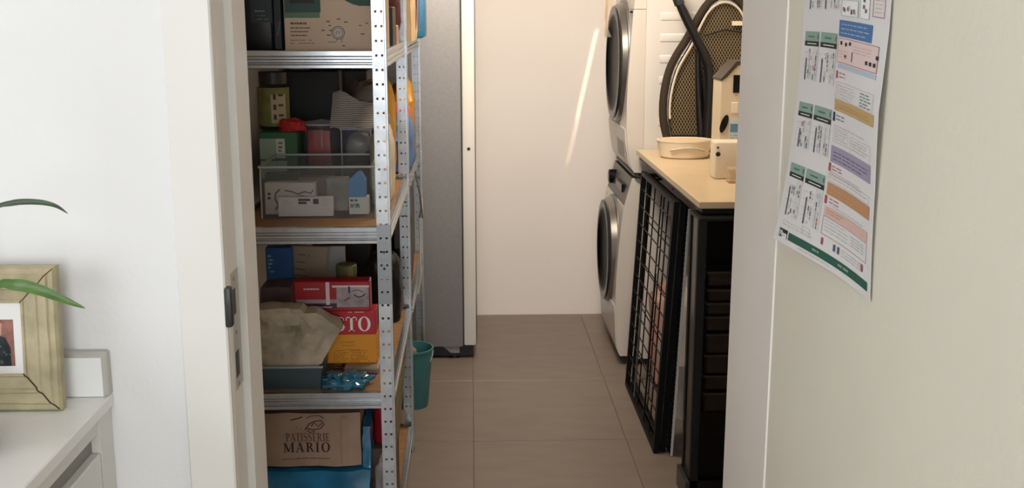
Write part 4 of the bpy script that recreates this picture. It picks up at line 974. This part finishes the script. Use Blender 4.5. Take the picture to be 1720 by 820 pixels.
tag(MB().cbox(-.625, at(488, 500, 3.16).x, 3.16, 3.275, zb, at(460, 484, 3.16).z, 8, .006, 14, 8).build('mauve_bag', M('bag_mauve', '5E4744', .6, var=.3, scale=14)), 'dull mauve paper bag at the left of third shelf', 'bag')
# loaf tin and floury paper
ta0, ta1 = -.615, at(541, 640, 2.92).x
zt = at(500, 613, 2.91).z
lt = thing('loaf_tin', 'dark teal loaf tin holding crumpled paper at third shelf front', 'tin', ((ta0+ta1)/2, 2.965, zb))
TEAL = M('tin_teal', '3E5258', .4, .3)
yo, yi = 2.895, 3.04
def taper(m, x0, x1, y0, y1, z0, z1, e, th):
    o = [(x0+e, y0+e, z0), (x1-e, y0+e, z0), (x1-e, y1-e, z0), (x0+e, y1-e, z0)]; t = [(x0, y0, z1), (x1, y0, z1), (x1, y1, z1), (x0, y1, z1)]
    it = [(x0+th, y0+th, z1), (x1-th, y0+th, z1), (x1-th, y1-th, z1), (x0+th, y1-th, z1)]; ib_ = [(x0+e+th, y0+e+th, z0+th), (x1-e-th, y0+e+th, z0+th), (x1-e-th, y1-e-th, z0+th), (x0+e+th, y1-e-th, z0+th)]
    m.add(o+t+it+ib_, [(3, 2, 1, 0)]+[(i, (i+1) % 4, (i+1) % 4+4, i+4) for i in range(4)]+[(i+4, (i+1) % 4+4, (i+1) % 4+8, i+8) for i in range(4)]+[(i+8, (i+1) % 4+8, (i+1) % 4+12, i+12) for i in range(4)]+[(12, 13, 14, 15)]); return m
taper(MB(), ta0, ta1+.004, yo, yi, zb, zt, .006, .002).build('tin_body', TEAL, lt)
MB().box(ta0-.002, ta1+.008, yo-.004, yo+.002, zt-.005, zt+.001, bev=.001).build('tin_rim', M('rim_pale', '8C9496', .4, .3), lt)
mb = MB().cbox(0, 1, 0, 1, 0, 1, 2, 0, 1, 15); z1_ = at(480, 519, 2.93).z
rights = [(0, 540), (.12, 544), (.36, 556), (.62, 573), (.74, 568), (.9, 545), (1.0, 532)]
def rgt(t):
    for i in range(len(rights)-1):
        if t <= rights[i+1][0]: f = (t-rights[i][0])/(rights[i+1][0]-rights[i][0]); return rights[i][1]+(rights[i+1][1]-rights[i][1])*f
    return rights[-1][1]
zp0 = zt-.03
for i, (u, v, w_) in enumerate(mb.v):
    t = w_; tv_ = max(0, (zp0+(z1_-zp0)*t - zt)/(z1_-zt))
    xr = at(rgt(tv_), 570, 2.93).x
    if tv_ <= 0: xr = min(xr, ta1-.012)
    x = (ta0+.012)+(xr-(ta0+.012))*u; z = zp0+(z1_-zp0)*t-.012*(u > .75)*t
    y = 2.915+.105*v*(1-.35*t)+.012*t
    q0 = Vector((x, y*.5, z)); cell = noise.cell_vector(q0*9)
    rid = abs(noise.noise(q0*15))+.6*abs(noise.noise(q0*31+Vector((3, 1, 2))))
    nz = noise.noise_vector(q0*24)
    k = min(1, tv_*3+.1)
    mb.v[i] = (x+nz.x*.003*k, min(y+(rid*.030-.008+nz.y*.004)*k, 3.05), z+nz.z*.003*k)
tag(mb.build('floury_paper', M('paper_floury', 'A89C8A', .75, var=.3, scale=11, bump=.8, bscale=35), smooth=16), 'crumpled grey-beige paper bag stuffed in teal loaf tin', 'paper bag')
FILMB = M('film_blue', '28667F', .18, var=.45, scale=18, coat=.5)
tag(MB().blob((at(578, 640, 2.91).x, 2.925, zb), (.058, .034, .020), 5, .5, 5, 44, 24).build('blue_wrap', FILMB), 'crumpled shiny blue plastic bag beside the loaf tin', 'bag')
tag(MB().blob((-.30, 3.62, zb), (.06, .08, .13), 15, .15, 3).build('shade_lump', M('bag_black', '141313', .4)), 'black lump standing in for the shade at back of third shelf', 'bag')  # dark body put where the shelf back is only in shade
# --- bottom shelf (level 0)
zb = SH[0]
bt_ = at(520, 787, 2.93).z
bp = MB().cbox(-.615, at(622, 800, 2.93).x, 2.91, 3.20, zb, bt_, 21, .008, 14, 12)
bp.cbox(at(611, 800, 2.93).x, at(624, 800, 2.93).x, 2.93, 3.12, bt_-.03, at(615, 712, 2.95).z, 9, .006, 18, 8)
tag(bp.build('blue_sack', M('film_blue_deep', '1F6B92', .2, var=.35, scale=10, coat=.5)), 'glossy blue plastic sack under patisserie paper bag', 'sack')
pb0, pb1, pz0_, pz1_ = -.612, at(606, 740, 2.93).x, bt_+.009, at(520, 693, 2.93).z
pb = thing('patisserie_bag', 'brown paper patisserie bag lying on the glossy blue sack', 'paper bag', ((pb0+pb1)/2, 3.02, bt_))
PY = 2.925
def pn(q): 
    nz = noise.noise_vector(q*13+Vector((155, 0, 31)))+.5*noise.noise_vector(q*13*2.7+Vector((155, 3, 1))); return nz
mb = MB().cbox(pb0, pb1, PY, PY+.17, pz0_, pz1_, 31, 0, 13, 16)
def pdis(v):
    v = Vector(v); n3 = pn(v); return Vector((v.x+n3.x*.002, v.y+n3.y*.0055, v.z+n3.z*.003-.012*max(0, (v.y-PY)/.17)))
KRAFT = M('kraft_brown', '977E6B', .75, var=.12, scale=12, bump=.3, bscale=40)
mb.v = [tuple(pdis(v)) for v in mb.v]; mb.build('bag', KRAFT, pb)
fold = MB().surf(lambda u, v: (pb1-.058+.004*v+.02*u, PY-.0018-.003*math.sin(PI*u), pz0_+.008+(pz1_-pz0_-.02)*v), 4, 10, thick=.0006)
fold.v = [tuple(pdis(v)) for v in fold.v]; fold.build('side_fold', KRAFT, pb)
q = MB()
a = at(480, 742, PY); h1 = .019; letters(q, 'PATISSERIE', (a.x, PY-.002, a.z), UX, UZ, h1*1.0, 0, gap=.0)
W1 = letters(MB(), 'PATISSERIE', (0, 0, 0), UX, UZ, 1, gap=.0); W2 = letters(MB(), 'MARIO', (0, 0, 0), UX, UZ, 1, gap=.1)
q = MB()
wA = at(554, 742, PY).x-at(480, 742, PY).x; wB = at(557, 760, PY).x-at(476, 760, PY).x
st = len(q.v); letters(q, 'PATISSERIE', (0, 0, 0), UX, UZ, 1, 1, gap=.0)
hA = at(480, 728, PY).z-at(480, 742, PY).z
q.xf(Matrix.Translation((a.x, PY-.002, a.z)) @ Matrix.Diagonal((wA/W1, 1, hA, 1)), st)
b = at(476, 760, PY); hB = at(476, 744, PY).z-b.z; st = len(q.v); letters(q, 'MARIO', (0, 0, 0), UX, UZ, 1, 0, gap=.1)
q.xf(Matrix.Translation((b.x, PY-.002, b.z)) @ Matrix.Diagonal((wB/W2, 1, hB, 1)), st)
for (p, w_) in (([(513, 722), (520, 712), (530, 706), (540, 706), (544, 712), (538, 719), (526, 722), (516, 720)], .003), ([(523, 716), (528, 709), (534, 716), (540, 710)], .003), ([(515, 702), (524, 697), (536, 697), (544, 702)], .0022), ([(488, 706), (496, 704), (504, 702), (508, 699)], .0035), ([(516, 724), (522, 727), (529, 724)], .002)):
    for qq in ribbon([(at(s, t, PY).x, at(s, t, PY).z) for s, t in p], [w_]*len(p)): q.add([(s, PY-.002, t) for s, t in qq], [(0, 1, 2, 3)], 0)
for s, t in ((498, 719), (505, 721), (512, 723), (518, 725), (527, 726)): quad(q, at(s, t, PY)-UY*.002, UX, UZ, .003, .002, 0)
a = at(474, 771, PY); lines(q, (a.x, PY-.002, a.z), UX, UZ, .135, 1, .01, .002, 6, 1, 1)
q.v = [tuple(pdis(v)+Vector((0, -.0012, 0))) for v in q.v]
o = stuff(q.build('lettering', [M('print_maroon', '33181A', .7), M('print_brownred', '5C3A34', .7)], pb)); o['label'] = 'dark words PATISSERIE MARIO with small cake emblem'
tag(MB().lathe([(.02, 0), (.03, .01), (.032, .06), (.03, .12), (.016, .15), (.012, .17), (.012, .19), (0, .19)], (-.262, 3.05, zb+.22), n=20).build('red_bottle', M('bottle_red', '8A1420', .3)), 'red rounded bottle behind front post, bottom shelf', 'bottle')
tag(MB().box(-.30, -.226, 3.0, 3.14, zb, zb+.219, bev=.004).build('brown_box', M('box_brown', '5A4436', .7)), 'dark brown box under the red bottle, bottom shelf', 'box')
tag(MB().blob((-.258, 2.935, zb), (.026, .028, .13), 17, .25, 3).build('grey_bag', M('bag_greywhite', '8E8A86', .5, var=.25)), 'grey white plastic bag behind the front post, bottom shelf', 'bag')
tag(MB().hexa([(-.27, 3.18, zb), (-.262, 3.18, zb), (-.262, 3.70, zb), (-.27, 3.70, zb), (-.236, 3.18, zb+.38), (-.228, 3.18, zb+.38), (-.228, 3.70, zb+.36), (-.236, 3.70, zb+.36)]).build('cardboard_sheet', M('card_olive', '8A7B58', .8, var=.2)), 'olive brown cardboard sheet leaning along the bottom shelf side', 'cardboard')
for lab, b, hx in (('dark brown box added to shade the far unit middle shelf, wall side', (-.57, -.36, 3.86, 4.3, SH[2], SH[2]+.36), '2B211B'), ('charcoal box added to shade far unit lower shelf, wall side', (-.57, -.37, 3.86, 4.4, SH[1], SH[1]+.38), '1D1C1C'), ('black box added to shade far unit top shelf, wall side', (-.57, -.40, 3.86, 4.4, SH[3], SH[3]+.3), '181818')):
    tag(MB().box(*b, bev=.004).build('shade_box', M('m_shade_box_'+hx, hx, .6)), lab, 'box')  # boxes added to darken the far shelves and block the view through
tag(MB().box(-.622, -.43, 3.635, 3.735, SH[2], SH[2]+.37, bev=.004).build('shade_box', M('m_shade_box_181818', '181818', .6)), 'black box added to hide the pale wall, second shelf back left', 'box')  # added blocker, keeps the light wall from showing behind the shelf
tag(MB().box(-.57, -.37, 3.42, 3.70, SH[3], SH[3]+.26, bev=.004).build('shade_box', M('m_shade_box_181818', '181818', .6)), 'black box added to darken the top shelf behind the navy canister', 'box')  # another added dark box, deepens the shade at the shelf back
# far unit lower shelf and floor
tag(MB().blob((-.285, 4.2, SH[1]), (.055, .22, .22), 19, .18, 3).build('black_bag', M('bag_black', '141313', .4)), 'large black bag on far unit lower shelf by the fridge', 'bag')
tag(MB().tube([(-.205, 3.95, .99), (-.19, 3.98, .9), (-.185, 4.05, .80), (-.19, 4.12, .86), (-.2, 4.15, .78), (-.195, 4.05, .66), (-.19, 3.95, .60), (-.2, 3.9, .54)], .004, 6).build('cable', M('cable_grey', '8A867E', .5)), 'loose grey cable dangling at the far shelving unit', 'cable')
bn = thing('waste_bin', 'small teal plastic bucket on floor between far shelves and fridge', 'bucket', (-.235, 4.22, 0))
MB().lathe([(.060, 0), (.062, .004), (.084, .235), (.088, .237), (.088, .243), (.081, .243), (.058, .008), (0, .008)], (-.245, 4.22, 0), n=32).build('bucket', M('bucket_teal', '3F7C80', .4), bn)
MB().tube([(-.245+.086*math.cos(t), 4.22-.02-.088*math.sin(t)*.2, .236-.085*math.sin(t)) for t in [PI*i/12 for i in range(13)]], .003, 6).build('handle', M('handle_pale', 'B0B4B0', .4), bn)
tag(MB().blob((-.26, 4.23, .02), (.045, .045, .13), 22, .2, 3).build('bin_rubbish', M('rubbish', 'A0876F', .6, var=.35)), 'crumpled brown wrapping poking out of the teal bucket', 'rubbish')
print('tris', sum(sum(len(p.vertices)-2 for p in o.data.polygons) for o in bpy.data.objects if o.type == 'MESH'))
